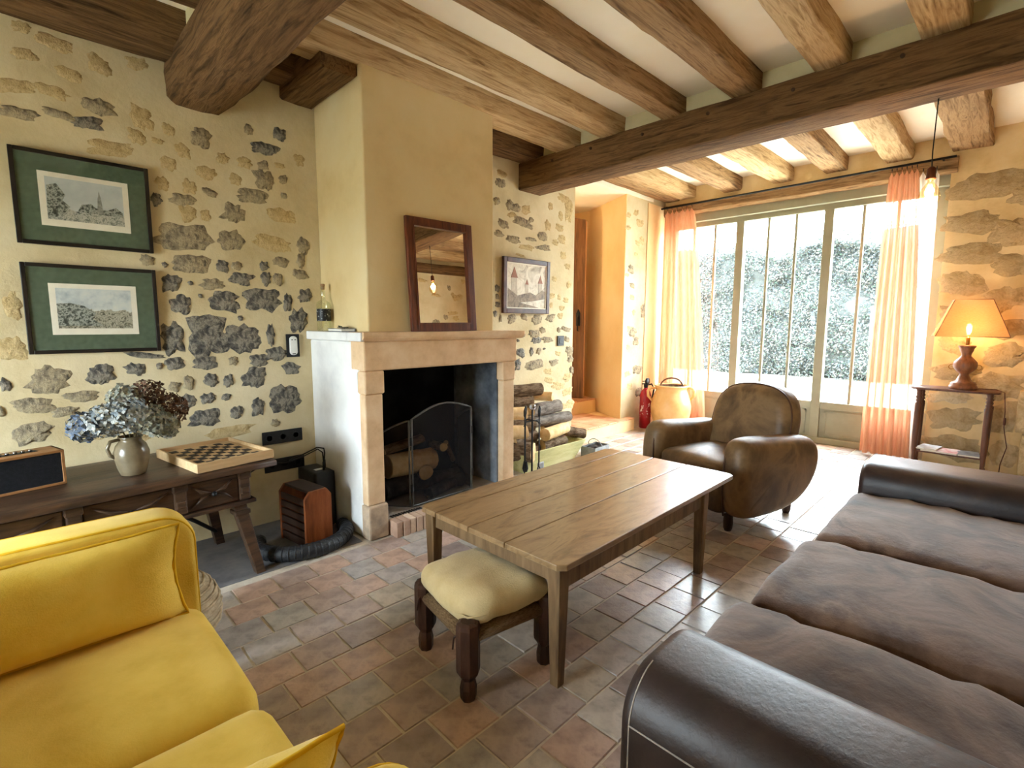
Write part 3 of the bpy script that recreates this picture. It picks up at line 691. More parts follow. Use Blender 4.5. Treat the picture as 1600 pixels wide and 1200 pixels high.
log('half-burnt middle log under the split hearth log', (2.28, 3.36, 0.28), 0.30, 0.06, 78, 0, 'bark', False, G2)

# pile to the right of the chimney, spilling along the trough
PILE = [
 ('topmost brown log of the pile with round pale cut end', (3.60,3.50,0.78),0.52,0.062,-12,0,'bark',0),
 ('dark log second from the top of the pile', (3.52,3.52,0.665),0.46,0.07,-8,0,'bark',0),
 ('pale split log pointing out at the top of the pile', (3.86,3.52,0.68),0.36,0.065,-60,0,'cut_wood',1),
 ('short pale wedge leaning on the wall behind the pile top', (4.06,3.60,0.66),0.20,0.045,-40,30,'cut_wood',1),
 ('grey-barked log at the middle of the pile', (3.98,3.50,0.555),0.50,0.07,4,0,'grey_bark',0),
 ('log with rough split face beside the fireplace pier', (3.36,3.42,0.56),0.36,0.085,-35,0,'cut_wood',1),
 ('grey log lying beneath the middle of the pile', (4.06,3.48,0.43),0.58,0.06,-3,0,'grey_bark',0),
 ('thick bark log under the rough split one by the pier', (3.52,3.50,0.44),0.44,0.085,-15,0,'bark',0),
 ('pale log with orange cut end above the trough', (4.05,3.40,0.315),0.46,0.065,12,0,'cut_wood',0),
 ('cream split log low beside the fireplace pier', (3.36,3.40,0.375),0.34,0.09,-30,0,'cut_wood',1),
 ('log crossing low behind the fire tools', (3.62,3.47,0.29),0.40,0.07,10,0,'bark',0),
 ('round log with white cut end low in the trough', (3.44,3.42,0.20),0.40,0.10,-62,0,'bark',0),
 ('bark-covered chunk lying at the far end of the trough', (4.40,3.42,0.245),0.26,0.06,-18,12,'bark',0),
 ('small knotty log in the middle of the trough', (3.72,3.44,0.16),0.34,0.06,20,0,'bark',0),
 ('narrow grey branch at the back of the pile', (4.22,3.56,0.32),0.40,0.035,2,0,'grey_bark',0),
 ('dark log bedded in the trough under the pale one', (4.05,3.44,0.18),0.40,0.065,4,0,'bark',0)]
for lb, loc, L, r, rz, ry, bk, sp in PILE: log(lb, loc, L, r, rz, ry, bk, bool(sp))

pm('green_paint', [C(168,164,110), C(192,188,132), C(204,200,150)], 3, 0.75, 0.3, 30, (1, 6, 6), spec=0.3)
def trough():
    t = thing('wooden_trough', 'old pale green wooden trough holding the logs', 'trough', (3.85, 3.42, 0))
    def q(y0, y1): return prism([(-0.40, 0.0), (0.34, 0.0), (0.56, 0.19), (-0.45, 0.19)], y0, y1, 'y')
    ob('front_board', q(-0.16, -0.135), 'green_paint', t, bevel=0.003)
    ob('back_board', q(0.135, 0.16), 'green_paint', t, bevel=0.003)
    ob('floor_board', box(-0.40, 0.34, -0.135, 0.135, 0.0, 0.02), 'green_paint', t)
    ob('end_board', prism([(-0.40,0.0),(-0.375,0.0),(-0.425,0.19),(-0.45,0.19)], -0.135, 0.135, 'y'), 'green_paint', t)
    ob('end_board', prism([(0.315,0.0),(0.34,0.0),(0.56,0.19),(0.535,0.19)], -0.135, 0.135, 'y'), 'green_paint', t)
trough()
def ash_pan():
    t = thing('ash_pan', 'grey metal ash drawer with bail handle beside the trough', 'pan', (4.50, 3.20, 0), 4)
    ob('tray', join(box(-.15,.15,-.09,-.08,.0,.12), box(-.15,.15,.08,.09,.0,.12), box(-.15,-.14,-.09,.09,0,.12), box(.14,.15,-.09,.09,0,.12), box(-.15,.15,-.09,.09,0,.01)), 'grey_metal', t)
    ob('handle', tube([(-.05,-.092,.075),(-.05,-.115,.075),(.05,-.115,.075),(.05,-.092,.075)], .006, 6), 'iron', t, smooth=True)
    ob('bail', tube([(.0,-.085,.12)]+[(-.02, -.085*math.cos(a*math.pi/8), .12+.075*math.sin(a*math.pi/8)) for a in range(1,8)]+[(.0,.085,.12)], .005, 6), 'grey_metal', t, smooth=True)
    ob('embers', deform(rbox(.26,.15,.06,.03,6), lambda p: p+Vector((0,0,.08+.02*noise.noise(p*18)))), 'charred', t)
ash_pan()
def fire_tools():
    t = thing('fire_tool_set', 'black iron fire tools hanging on a stand by the fireplace', 'fire tools', (3.36, 3.10, 0))
    ob('base', join(lathe([(.0,.0),(.10,.0),(.10,.012),(.03,.03),(.012,.05)], 20)), 'iron', t, smooth=True)
    ob('pole', tube([(0,0,.03),(0,0,.66)], .009, 8), 'iron', t, smooth=True)
    ob('knob', xf(rbox(.065,.065,.065,.0325,6), T(0,0,.69)), 'steel', t, smooth=True)
    ob('hanger', join(tube([(-.11,0,.52),(-.09,0,.56),(.09,0,.56),(.11,0,.52)], .006, 6), tube([(0,-.09,.54),(0,-.07,.565),(0,.07,.565),(0,.09,.54)], .006, 6)), 'iron', t, smooth=True)
    for nm, x, y in (('poker', -.10, 0), ('shovel', .10, 0), ('tongs', 0, -.085), ('brush', 0, .085)):
        p = ob(nm, tube([(x,y,.14),(x,y,.62)], .0055, 6), 'iron', t, smooth=True)
        ob('grip', xf(lathe([(.004,0),(.012,.02),(.013,.06),(.006,.09)], 10), T(x,y,.60)), 'iron', p, smooth=True)
        if nm == 'shovel': ob('blade', xf(rbox(.09,.012,.12,.006,3), T(x+.01,y-.01,.09)), 'grey_metal', p, smooth=True)
        if nm == 'brush': ob('bristles', xf(lathe([(.02,0),(.03,.03),(.018,.1)], 10), T(x,y,.06)), 'iron', p)
        if nm == 'poker': ob('tip', tube([(x,y,.14),(x,y,.07),(x+.02,y,.05),(x+.04,y,.07)], .0055, 6), 'iron', p)
        if nm == 'tongs': ob('jaw', join(tube([(x-.012,y,.14),(x-.03,y,.08),(x-.01,y,.05)], .005, 6), tube([(x+.012,y,.14),(x+.03,y,.08),(x+.01,y,.05)], .005, 6)), 'iron', p)
fire_tools()

# ================================================================== MANTEL THINGS
pm('mahogany', [C(60,26,14), C(96,46,24), C(118,60,32)], 3, 0.45, 0.15, 20, (14, 14, 2), spec=0.4)
def mirror_silver():
    m, nt, b, out = nodes_of('silvering')
    g = nt.nodes.new('ShaderNodeBsdfGlossy'); g.inputs['Roughness'].default_value = 0.0; g.inputs['Color'].default_value = (0.94, 0.93, 0.9, 1)
    nt.links.new(g.outputs[0], out.inputs['Surface']); MATS['silvering'] = m
mirror_silver()
def mirror():
    t = thing('mirror', 'dark wood framed mirror leaning on the chimney breast', 'mirror', (2.297, 2.985, 1.393), rot=(-3.6, -0.6, 0))
    w2, h, b = 0.295, 0.80, 0.062
    ob('frame', join(box(-w2,-w2+b,0,.03,0,h), box(w2-b,w2,0,.03,0,h), box(-w2+b,w2-b,0,.03,0,b), box(-w2+b,w2-b,0,.03,h-b,h)), 'mahogany', t, bevel=.004)
    ob('frame_bead', join(box(-w2+b-.008,-w2+b,-.006,.01,b-.008,h-b+.008), box(w2-b,w2-b+.008,-.006,.01,b-.008,h-b+.008), box(-w2+b,w2-b,-.006,.01,b-.008,b), box(-w2+b,w2-b,-.006,.01,h-b,h-b+.008)), 'mahogany', t)
    ob('glass', box(-w2+b,w2-b,.014,.018,b,h-b), 'silvering', t)
mirror()
thin_glass('bottle_glass', (0.90, 0.93, 0.86, 1), 0.14, 0.03)
thin_glass('brown_glass', (0.62, 0.46, 0.28, 1), 0.14, 0.03)
pm('cork', [C(150,116,80), C(176,142,104)], 30, 0.9, 0.2, 60)
def script_label(name, base, ink, sc=60):
    m, nt, b, out = nodes_of(name)
    vec = coords(nt, (1, 1, 1)); wv = nt.nodes.new('ShaderNodeTexNoise'); wv.inputs['Scale'].default_value = sc; wv.inputs['Detail'].default_value = 1
    nt.links.new(vec, wv.inputs['Vector']); r = ramp(nt, [base, base, ink], 0.5, 0.68)
    nt.links.new(wv.outputs['Fac'], r.inputs['Fac']); nt.links.new(r.outputs['Color'], b.inputs['Base Color']); MATS[name] = m
script_label('black_label', C(14,14,14), C(190,190,186)); script_label('brown_label', C(150,110,60), C(170,130,80)); 
def bottle(label, loc, s, gl, lab, cap):
    t = thing('bottle', label, 'bottle', loc, group='bottles on the mantel')
    ob('body', xf(lathe([(.046,0),(.05,.006),(.05,.195),(.045,.215),(.019,.232),(.0155,.25),(.0145,.315),(.017,.318),(.017,.33)], 28), S(s,s,s)), gl, t, smooth=True)
    ob('paper_label', xf(lathe([(.0506,.075),(.0506,.165)], 28, False), S(s,s,s)), lab, t, smooth=True)
    ob('stopper', xf(lathe([(.0125,.31),(.0125,.332),(.016,.334),(.016,.35),(.012,.352)], 16), S(s,s,s)), cap, t, smooth=True)
bottle('clear glass bottle with black label at the left end of the mantel', (1.637, 3.58, 1.392), 0.96, 'bottle_glass', 'black_label', 'cork')
pm('book_navy', [C(24,34,66), C(40,62,112)], 30, 0.5, 0.02, 60); pm('paper', [C(226,222,212), C(240,238,230)], 60, 0.8, 0.1, 120, (1,1,30))
def book():
    t = thing('book', 'navy paperback lying flat on the mantel shelf', 'book', (1.645, 3.33, 1.392), 86)
    ob('cover', join(box(-.12,.12,-.045,.05,0,.003), box(-.12,.12,-.045,.05,.017,.02), box(-.12,.12,-.048,-.045,0,.02)), 'book_navy', t)
    ob('pages', box(-.116,.116,-.045,.047,.003,.017), 'paper', t)
    s = thing('spectacles', 'folded black spectacles lying on the navy paperback', 'glasses', (1.648, 3.30, 1.413), 80)
    ob('frame', join(tube([(.03*math.cos(a*.5236)-.033,.018*math.sin(a*.5236),.006) for a in range(12)], .003, 6, True), tube([(.03*math.cos(a*.5236)+.033,.018*math.sin(a*.5236),.006) for a in range(12)], .003, 6, True)), 'black_plastic', s, smooth=True)
    ob('temple', tube([(-.06,.01,.004),(.0,.03,.008),(.06,.026,.006)], .003, 6), 'black_plastic', s, smooth=True)
    ob('temple', tube([(.06,.01,.010),(.0,.036,.018),(-.06,.03,.012)], .003, 6), 'black_plastic', s, smooth=True)
book()

# ================================================================== PICTURES AND WALL FITTINGS
pm('black_frame', [C(20,16,15), C(36,28,24)], 20, 0.4, 0.1, 40); pm('green_mount', [C(66,84,66), C(84,102,82)], 40, 0.85, 0.05, 120)
pm('ivory_mat', [C(226,220,204), C(236,232,218)], 20, 0.8, 0.03, 90)
def print_art(name, sky, land, horizon, W2, H2, seed, tower=None):
    """engraving: sky above, tangled dark land below"""
    m, nt, b, out = nodes_of(name)
    tc = nt.nodes.new('ShaderNodeTexCoord'); sep = nt.nodes.new('ShaderNodeSeparateXYZ'); nt.links.new(tc.outputs['Object'], sep.inputs[0])
    n1 = noise_node(nt, tc.outputs['Object'], 9, 6, 0.7); n2 = noise_node(nt, tc.outputs['Object'], 42, 8, 0.8, 1.5)
    n1.inputs['W' if 'W' in n1.inputs else 'Scale'].default_value = 9
    def mth(op, a, bb):
        q = nt.nodes.new('ShaderNodeMath'); q.operation = op
        for i, s in enumerate((a, bb)):
            if hasattr(s, 'links'): nt.links.new(s, q.inputs[i])
            else: q.inputs[i].default_value = s
        return q.outputs[0]
    edge = mth('ADD', sep.outputs['Z'], mth('MULTIPLY', mth('SUBTRACT', n1.outputs['Fac'], 0.5), 0.10))
    mask = mth('LESS_THAN', edge, horizon)
    sk = ramp(nt, sky, 0.35, 0.65); nt.links.new(n1.outputs['Fac'], sk.inputs['Fac'])
    ld = ramp(nt, land, 0.36, 0.62); nt.links.new(n2.outputs['Fac'], ld.inputs['Fac'])
    mx = nt.nodes.new('ShaderNodeMix'); mx.data_type = 'RGBA'
    nt.links.new(mask, mx.inputs['Factor']); nt.links.new(sk.outputs['Color'], mx.inputs['A']); nt.links.new(ld.outputs['Color'], mx.inputs['B'])
    nt.links.new(mx.outputs['Result'], b.inputs['Base Color']); b.inputs['Roughness'].default_value = 0.6
    MATS[name] = m
print_art('print_park', [C(176,186,188), C(200,206,204)], [C(52,60,58), C(120,128,120), C(206,204,192), C(92,100,94)], -0.04, .2, .1, 1)
print_art('print_harbour', [C(158,170,178), C(196,204,204), C(214,216,208)], [C(44,46,38), C(84,84,66), C(190,186,168), C(60,60,48)], 0.0, .2, .1, 2)
thin_glass('picture_glass', (1, 1, 1, 1), 0.03, 0.05)
pm('print_ink', [C(40,50,46), C(88,96,90), C(176,180,170), C(60,70,64)], 70, 0.7, 0, lo=.36, hi=.64); pm('print_mid', [C(100,108,104), C(170,172,162)], 70, 0.7, 0)
def framed_print(label, x, z, art, park):
    t = thing('framed_print', label, 'picture', (x, WY-0.022, z), group='green-mounted engravings on the rubble wall', rot=(1.5, 0, 0))
    w2, h2, b = 0.295, 0.243, 0.02
    ob('frame', join(box(-w2,-w2+b,-.014,.012,-h2,h2), box(w2-b,w2,-.014,.012,-h2,h2), box(-w2+b,w2-b,-.014,.012,-h2,-h2+b), box(-w2+b,w2-b,-.014,.012,h2-b,h2)), 'black_frame', t, bevel=.003)
    ob('mount', box(-w2+b,w2-b,-.004,.01,-h2+b,h2-b), 'green_mount', t)
    ob('paper', box(-.192,.192,-.0055,-.004,-.14,.14), 'ivory_mat', t)
    a = ob('print', box(-.165,.165,-.0065,-.0055,-.105,.115), art, t)
    if park:
        ob('printed_tree', prism([(-.165,-.09),(-.16,.07),(-.12,.085),(-.085,.03),(-.10,.0),(-.07,-.03),(-.09,-.06),(-.13,-.09)], -.0072, -.0065), 'print_ink', a)
        ob('printed_tower', prism([(.045,-.05),(.05,.03),(.058,.075),(.066,.03),(.072,-.05)], -.0072, -.0065), 'print_mid', a)
        ob('printed_trees', prism([(-.04,-.05),(-.02,-.01),(.02,.0),(.04,-.02),(.09,-.025),(.13,-.005),(.16,-.03),(.16,-.055)], -.0070, -.0065), 'print_ink', a)
    else:
        ob('printed_hill', prism([(-.165,-.09),(-.165,.03),(-.11,.035),(-.05,.02),(.0,-.02),(-.02,-.05),(.03,-.09)], -.0072, -.0065), 'print_ink', a)
    ob('glazing', box(-w2+b,w2-b,-.011,-.0095,-h2+b,h2-b), 'picture_glass', t)
framed_print('upper green-mounted engraving of a tower among trees', 0.368, 2.105, 'print_park', True)
framed_print('lower green-mounted engraving of a harbour below a hill', 0.366, 1.52, 'print_harbour', False)
pm('castle_canvas', [C(150,136,116), C(206,196,176), C(228,220,202), C(186,172,148)], 7, 0.6, 0.3, 30, dist=1.5)
pm('castle_ink', [C(92,76,62), C(140,122,100), C(170,150,126)], 22, 0.6, 0.2, 40, dist=1.0); pm('castle_roof', [C(132,84,62), C(160,108,82)], 20, 0.6, 0.1, 40)
pm('castle_wall', [C(176,162,140), C(206,194,172)], 20, 0.6, 0.1, 40); pm('brown_frame', [C(58,34,30), C(92,58,50)], 16, 0.4, 0.1, 40)
def castle():
    t = thing('castle_painting', 'brown framed painting of a castle with pointed towers', 'picture', (3.925, WY-0.03, 1.84), rot=(1.0, 0, 0))
    w2, h2, b = .355, .283, .05
    ob('frame', join(box(-w2,-w2+b,-.02,.015,-h2,h2), box(w2-b,w2,-.02,.015,-h2,h2), box(-w2+b,w2-b,-.02,.015,-h2,-h2+b), box(-w2+b,w2-b,-.02,.015,h2-b,h2)), 'brown_frame', t, bevel=.006)
    ob('slip', join(box(-w2+b,-w2+b+.012,-.012,.01,-h2+b,h2-b), box(w2-b-.012,w2-b,-.012,.01,-h2+b,h2-b), box(-w2+b,w2-b,-.012,.01,-h2+b,-h2+b+.012), box(-w2+b,w2-b,-.012,.01,h2-b-.012,h2-b)), 'ivory_mat', t)
    c = ob('canvas', box(-w2+b,w2-b,-.004,.01,-h2+b,h2-b), 'castle_canvas', t)
    def tower(x, z, s):
        ob('painted_tower', prism([(x-.04*s,-.10),(x-.04*s,z),(x+.04*s,z),(x+.045*s,-.10)], -.006, -.004), 'castle_wall', c)
        ob('painted_roof', prism([(x-.05*s,z),(x,z+.11*s),(x+.05*s,z)], -.0065, -.004), 'castle_roof', c)
    tower(-.19, .08, 1.0); tower(-.0, .02, .5); tower(.21, .04, .75)
    ob('painted_bank', prism([(-.30,-.22),(-.30,-.02),(-.22,-.06),(-.14,-.10),(-.05,-.08),(.05,-.06),(.14,-.09),(.24,-.03),(.30,-.05),(.30,-.12),(.1,-.15),(-.1,-.17),(.2,-.22)], -.0075, -.004), 'castle_ink', c)
castle()
def wall_plate(name, label, cat, x, z, w2, h2, mat, group=None):
    t = thing(name, label, cat, (x, WY-0.014, z), group=group)
    ob('plate', box(-w2,w2,-.004,.008,-h2,h2), mat, t, bevel=.003)
    return t
th = wall_plate('thermostat', 'white oval thermostat on a small black backplate', 'thermostat', 1.467, 1.285, .047, .083, 'black_plastic')
ob('body', xf(soft_prism([(.028*math.cos(a*.2618), (.045 if math.sin(a*.2618) > 0 else -.045)+.024*math.sin(a*.2618)) for a in range(24)], .014, .005), T(0,-.010,0)), 'white_plastic', th, smooth=True)
ob('button', join(box(-.016,-.006,-.019,-.016,.040,.046), box(.006,.016,-.019,-.016,.040,.046)), 'black_plastic', th)
ob('display', box(-.012,.012,-.019,-.0165,-.062,-.056), 'black_plastic', th)
for lb, z, ofs in (('upper of two black wall sockets right of the console', .625, 0), ('lower of two black wall sockets right of the console', .42, .006)):
    so = wall_plate('wall_socket', lb, 'socket', 1.362+ofs, z, .142, .047, 'black_plastic', 'black wall sockets')
    for k in (-.094, 0, .094):
        ob('outlet', xf(lathe([(.026,0),(.026,.002),(.02,.002),(.02,-.001)], 16), T(k,-.004,0) @ R(90,'X')), 'rubber', so)
sw = wall_plate('light_switch', 'small black light switch beside the door alcove', 'switch', 4.525, 1.255, .055, .058, 'black_plastic')
ob('rocker', box(-.03,.03,-.009,-.004,-.034,.034), 'rubber', sw, bevel=.003)

# ================================================================== DOOR ALCOVE: steps, door
pm('step_tile', [C(190,132,96), C(212,158,120), C(220,172,136)], 5, 0.6, 0.2, 30, spec=0.4)
def steps():
    t = thing('step', 'lower plaster step with tiled tread before the door alcove', 'step', (5.36, 3.64, 0))
    M = T(-5.36, -3.64, 0)
    ob('riser', xf(join(box(4.74, 6.02, 3.645, 3.735, 0, .155), prism([(4.775,3.735),(5.80,3.735),(6.12,4.35),(4.775,4.35)], 0, .155, 'z')), M), 'ochre', t)
    for k in range(6):
        ob('tread_tile', xf(box(4.74+k*.2136, 4.74+(k+1)*.2136-.006, 3.63, 3.735, .155, .172), M), 'step_tile', t, bevel=.004)
    for k in range(5):
        for q in range(3):
            ob('tread_tile', xf(box(4.775+k*.206, 4.775+(k+1)*.206-.005, 3.74+q*.2033, 3.935+q*.2033, .155, .170), M), 'step_tile', t, bevel=.004)
    t = thing('step', 'upper plaster step deeper inside the door alcove', 'step', (5.48, 4.36, 0))
    M = T(-5.48, -4.36, 0)
    ob('riser', xf(prism([(4.775,4.36),(6.12,4.36),(6.30,4.71),(6.30,5.58),(4.775,5.58)], 0, .34, 'z'), M), 'ochre', t, bevel=.012)
    for k in range(6):
        for q in range(5):
            ob('tread_tile', xf(box(4.775+k*.223, 4.775+(k+1)*.223-.006, 4.35+q*.245, 4.35+(q+1)*.245-.006, .34, .356), M), 'step_tile', t, bevel=.004)
    c = thing('wall_lamp', 'small lamp lighting the corridor behind the open door', 'lamp', (4.80, 5.0, 2.55))
    ob('bracket', tube([(-.03,0,.05),(.06,0,.06),(.12,0,.03),(.12,0,-.01)], .008, 8), 'iron', c, smooth=True)
    ob('bulb', xf(lathe([(.013,0),(.016,-.02),(.034,-.06),(.042,-.09),(.02,-.13),(.002,-.14)], 20), T(.12,0,-.01)), 'amber_glass', c, smooth=True)
    lamp_light('corridor_glow', c, (.13,0,-.09), CORRIDOR_W, (1.0, 0.88, 0.70))
pm('door_wood', [C(80,48,22), C(116,74,38), C(138,92,52)], 2.2, 0.5, 0.2, 10, (14, 14, 1.2), spec=0.4, dist=0.6)
pm('door_edge_lit', [C(190,132,84), C(214,160,112)], 3, 0.6, 0.1, 10, (14, 14, 1.2))  # paler wood tone paints the light caught by the leaf's edge
def door():
    dx, dy = 0.43, -0.89
    ang = math.degrees(math.atan2(dy, dx))
    t = thing('door_1', 'brown wooden plank door standing open in the alcove', 'door', (5.50, 5.35, 0.362), ang, kind='structure')
    L = 0.99
    npl = 5
    for k in range(npl):
        a0, a1 = k*L/npl, (k+1)*L/npl
        def top(a): return 2.66 - 0.10*(abs(a/L-0.35))**1.3*2
        ob('plank', prism([(a0+.002,0),(a1-.002,0),(a1-.002,top(a1)),((a0+a1)/2,top((a0+a1)/2)+.004),(a0+.002,top(a0))], -.022, .022, 'y'), 'door_wood', t, bevel=.003)
    ob('lit_edge_strip', box(L-.001, L+.006, -.022, .022, 0, 2.52), 'door_edge_lit', t)  # thin strip carrying the painted light on the leaf's free edge
    for s in (-1, 1):
        h = ob('handle_plate', join(prism([(L-.12,1.06),(L-.06,1.06),(L-.06,1.24),(L-.09,1.30),(L-.12,1.24)], s*.022, s*.030, 'y')), 'iron', t)
        ob('handle', tube([(L-.09,s*.03,1.20),(L-.09,s*.075,1.18),(L-.09,s*.08,1.00),(L-.09,s*.03,.99)], .009, 8), 'iron', h, smooth=True)
door()

# fire extinguisher
pm('red_paint', [C(150,14,26), C(176,22,36)], 10, 0.3, 0.02, 40, spec=0.5)
script_label('extinguisher_print', C(160,16,28), C(236,220,220), 34)
def extinguisher():
    t = thing('fire_extinguisher', 'red fire extinguisher standing against the pier by the window', 'extinguisher', (6.26, 3.62, 0))
    ob('cylinder', lathe([(.07,.0),(.078,.01),(.078,.46),(.06,.52),(.03,.55),(.025,.57)], 24), 'red_paint', t, smooth=True)
    ob('print', lathe([(.0787,.16),(.0787,.36)], 24, False), 'extinguisher_print', t, smooth=True)
    ob('valve', lathe([(.025,.565),(.03,.58),(.03,.61),(.02,.63)], 14), 'black_plastic', t, smooth=True)
    ob('lever', join(box(-.09,.02,-.012,.012,.62,.634), box(-.08,.02,-.012,.012,.655,.668)), 'black_plastic', t, bevel=.003)
    ob('hose', tube([(.02,0,.6),(.05,-.06,.62),(.03,-.11,.56),(.0,-.10,.42)], .012, 8), 'black_plastic', t, smooth=True)
    ob('gauge', xf(lathe([(.0,0),(.05,.0),(.05,.02),(.0,.024)], 18), T(-.03,-.03,.66) @ R(90,'X')), 'black_plastic', t, smooth=True)
extinguisher()

# glazed jar with a basket inside
pm('glaze', [C(200,148,86), C(222,174,110), C(230,190,132)], 4, 0.35, 0.08, 20, spec=0.5)
pm('wicker', [C(74,52,36), C(104,78,56), C(126,98,72)], 26, 0.85, 0.8, 60, spec=0.2)
def jar():
    t = thing('glazed_jar', 'ochre glazed earthenware jar with two handles by the curtain', 'jar', (6.38, 3.30, 0))
    pr = [(.17,0),(.19,.01),(.225,.10),(.262,.24),(.268,.34),(.245,.44),(.215,.52),(.20,.56),(.205,.59),(.225,.605),(.228,.62),(.21,.625),(.195,.60),(.185,.56),(.21,.44),(.19,.1),(.0,.05)]
    ob('body', lathe(pr, 40), 'glaze', t, smooth=True)
    for s in (-1, 1):
        a = math.radians(-48)
        d = Vector((math.cos(a), math.sin(a), 0))*s
        pts = [d*.205+Vector((0,0,.575)), d*.275+Vector((0,0,.585)), d*.315+Vector((0,0,.54)), d*.31+Vector((0,0,.47)), d*.255+Vector((0,0,.41))]
        ob('handle', tube(pts, [.018,.02,.02,.02,.018], 10), 'glaze', t, smooth=True)
    b = thing('basket', 'dark wicker basket with hoop handle inside the ochre jar', 'basket', (6.38, 3.30, 0.0))
    ob('body', lathe([(.10,.08),(.175,.56),(.178,.615),(.165,.615),(.15,.56),(.0,.50)], 28), 'wicker', b, smooth=True)
    a = math.radians(-48); d = Vector((math.cos(a), math.sin(a), 0))
    ob('hoop', tube([d*.15*math.cos(k*math.pi/12)+Vector((0,0,.60+.12*math.sin(k*math.pi/12))) for k in range(13)], .011, 8), 'wicker', b, smooth=True)
jar()

# ================================================================== CURTAINS
sheer('curtain_cloth', [C(214,150,112), C(232,176,140)], 0.20, 0.10, 18, (6, 6, 0.4))
sheer('curtain_white', [C(240,226,212), C(246,238,230)], 0.55, 0.30, 18, (6, 6, 0.4))
rod = thing('curtain_rod', 'long black iron curtain rod over the window', 'curtain rod', (6.72, 2.2, 3.075))
ob('rod', tube([(0,-1.62,0.02),(0,1.54,-0.005)], .012, 10), 'iron', rod, smooth=True)
for yy in (-1.52, 0, 1.46): ob('bracket', tube([(0.0,yy,0.01),(.05,yy,.01),(.10,yy,.02)], .009, 8), 'iron', rod, smooth=True)
def drape(label, mat, top, bot, z0, z1, folds, amp, hooks, x=6.72, seed=1, group='peach curtains'):
    t = thing('curtain', label, 'curtain', (x, 0, 0), group=group)
    n, m = folds*14, 22
    v, f = [], []
    for j in range(m+1):
        s = j/m
        y0 = top[0]+(bot[0]-top[0])*s**0.8; y1 = top[1]+(bot[1]-top[1])*s**0.8
        z = z1+(z0-z1)*s
        for i in range(n+1):
            q = i/n
            ph = q*folds*2*math.pi + 2.2*noise.noise((q*3.5+seed, s*0.9, 0))
            a = amp*(0.55+0.6*s)*(1+0.9*noise.noise((q*5+seed, 3, s*0.7)))
            pt = (0.03*math.cos(ph)*(1-s)**6)
            v.append((a*math.sin(ph), y0+(y1-y0)*q+0.25*a*math.sin(2*ph), z-(pt if j == 0 else 0)))
    for j in range(m):
        for i in range(n):
            p = j*(n+1)+i; f.append((p, p+1, p+n+2, p+n+1))
    ob('cloth', (v, f), mat, t, smooth=True, fix=False)
    for k in range(hooks):
        yy = top[0]+(top[1]-top[0])*(k+.5)/hooks
        ob('hook', tube([(0,yy,z1-.01),(.0,yy,z1+.03)]+[(.016*math.sin(a*.785),yy,z1+.044-.014*math.cos(a*.785)) for a in range(8)], .0025, 5), 'iron', t)
    return t
drape('peach sheer curtain at the left of the window, above the jar', 'curtain_cloth', (3.68,3.25), (3.69,2.95), 0.03, 3.01, 6, .035, 6, seed=2)
drape('gathered peach curtain hanging at the right of the window', 'curtain_cloth', (1.11,0.86), (1.16,0.72), 0.03, 3.02, 6, .040, 6, seed=5)
drape('white sheer curtain strip beside the gathered peach one', 'curtain_white', (0.86,0.70), (0.72,0.66), 0.03, 2.98, 3, .022, 3, x=6.76, seed=8)

# ================================================================== PENDANT AND TABLE LAMP
thin_glass('amber_glass', (1.0, 0.88, 0.66, 1), 0.10, 0.02)
emit('filament', (1.0, 0.62, 0.22, 1), 90.0)
def lamp_light(name, parent, loc, watts, col=(1.0, 0.66, 0.34)):
    l = bpy.data.lights.new(name, 'POINT'); l.energy = watts; l.color = col; l.shadow_soft_size = 0.03
    o = bpy.data.objects.new(name, l); COL.objects.link(o); o.parent = parent; o.location = loc
steps()
def pendant():
    t = thing('pendant_light', 'bare amber filament bulb hanging from the oak beam', 'pendant lamp', (4.10, 0.466, 2.80))
    ob('ceiling_hook', tube([(0,0,.01),(0,0,-.01),(.01,0,-.02)], .004, 6), 'iron', t)
    ob('cord', tube([(0,0,0),(.002,.002,-.15),(-.003,.003,-.3),(0,0,-.39)], .0035, 6), 'black_plastic', t, smooth=True)
    ob('socket', xf(lathe([(.010,.0),(.022,-.012),(.024,-.06),(.026,-.064),(.026,-.075),(.018,-.077)], 18), T(0,0,-.385)), 'mahogany', t, smooth=True)
    ob('bulb', xf(lathe([(.014,0),(.016,-.015),(.042,-.055),(.054,-.095),(.055,-.115),(.044,-.15),(.022,-.168),(.002,-.172)], 24), T(0,0,-.46)), 'amber_glass', t, smooth=True)
    fl = []
    for k in range(6):
        a = k*math.pi/3; fl.append(tube([(.010*math.cos(a),.010*math.sin(a),-.035),(.020*math.cos(a+.3),.020*math.sin(a+.3),-.115)], .0022, 5))
    ob('filament', xf(join(*fl), T(0,0,-.46)), 'filament', t)
    lamp_light('pendant_glow', t, (0,0,-.54), PENDANT_W)
pendant()
pm('turned_wood', [C(90,52,30), C(130,80,48), C(152,100,64)], 4, 0.4, 0.1, 20, (8, 8, 1), spec=0.45)
pm('dark_turned', [C(60,32,22), C(92,54,38), C(112,70,50)], 4, 0.4, 0.1, 20, (8, 8, 1), spec=0.45)
sheer('lamp_fabric', [C(196,146,96), C(210,162,112)], 0.5, 0.22, 60, (1, 1, 4))
pm('brass', [C(150,110,50), C(180,140,74)], 20, 0.35, 0.05, 40, metal=1.0)
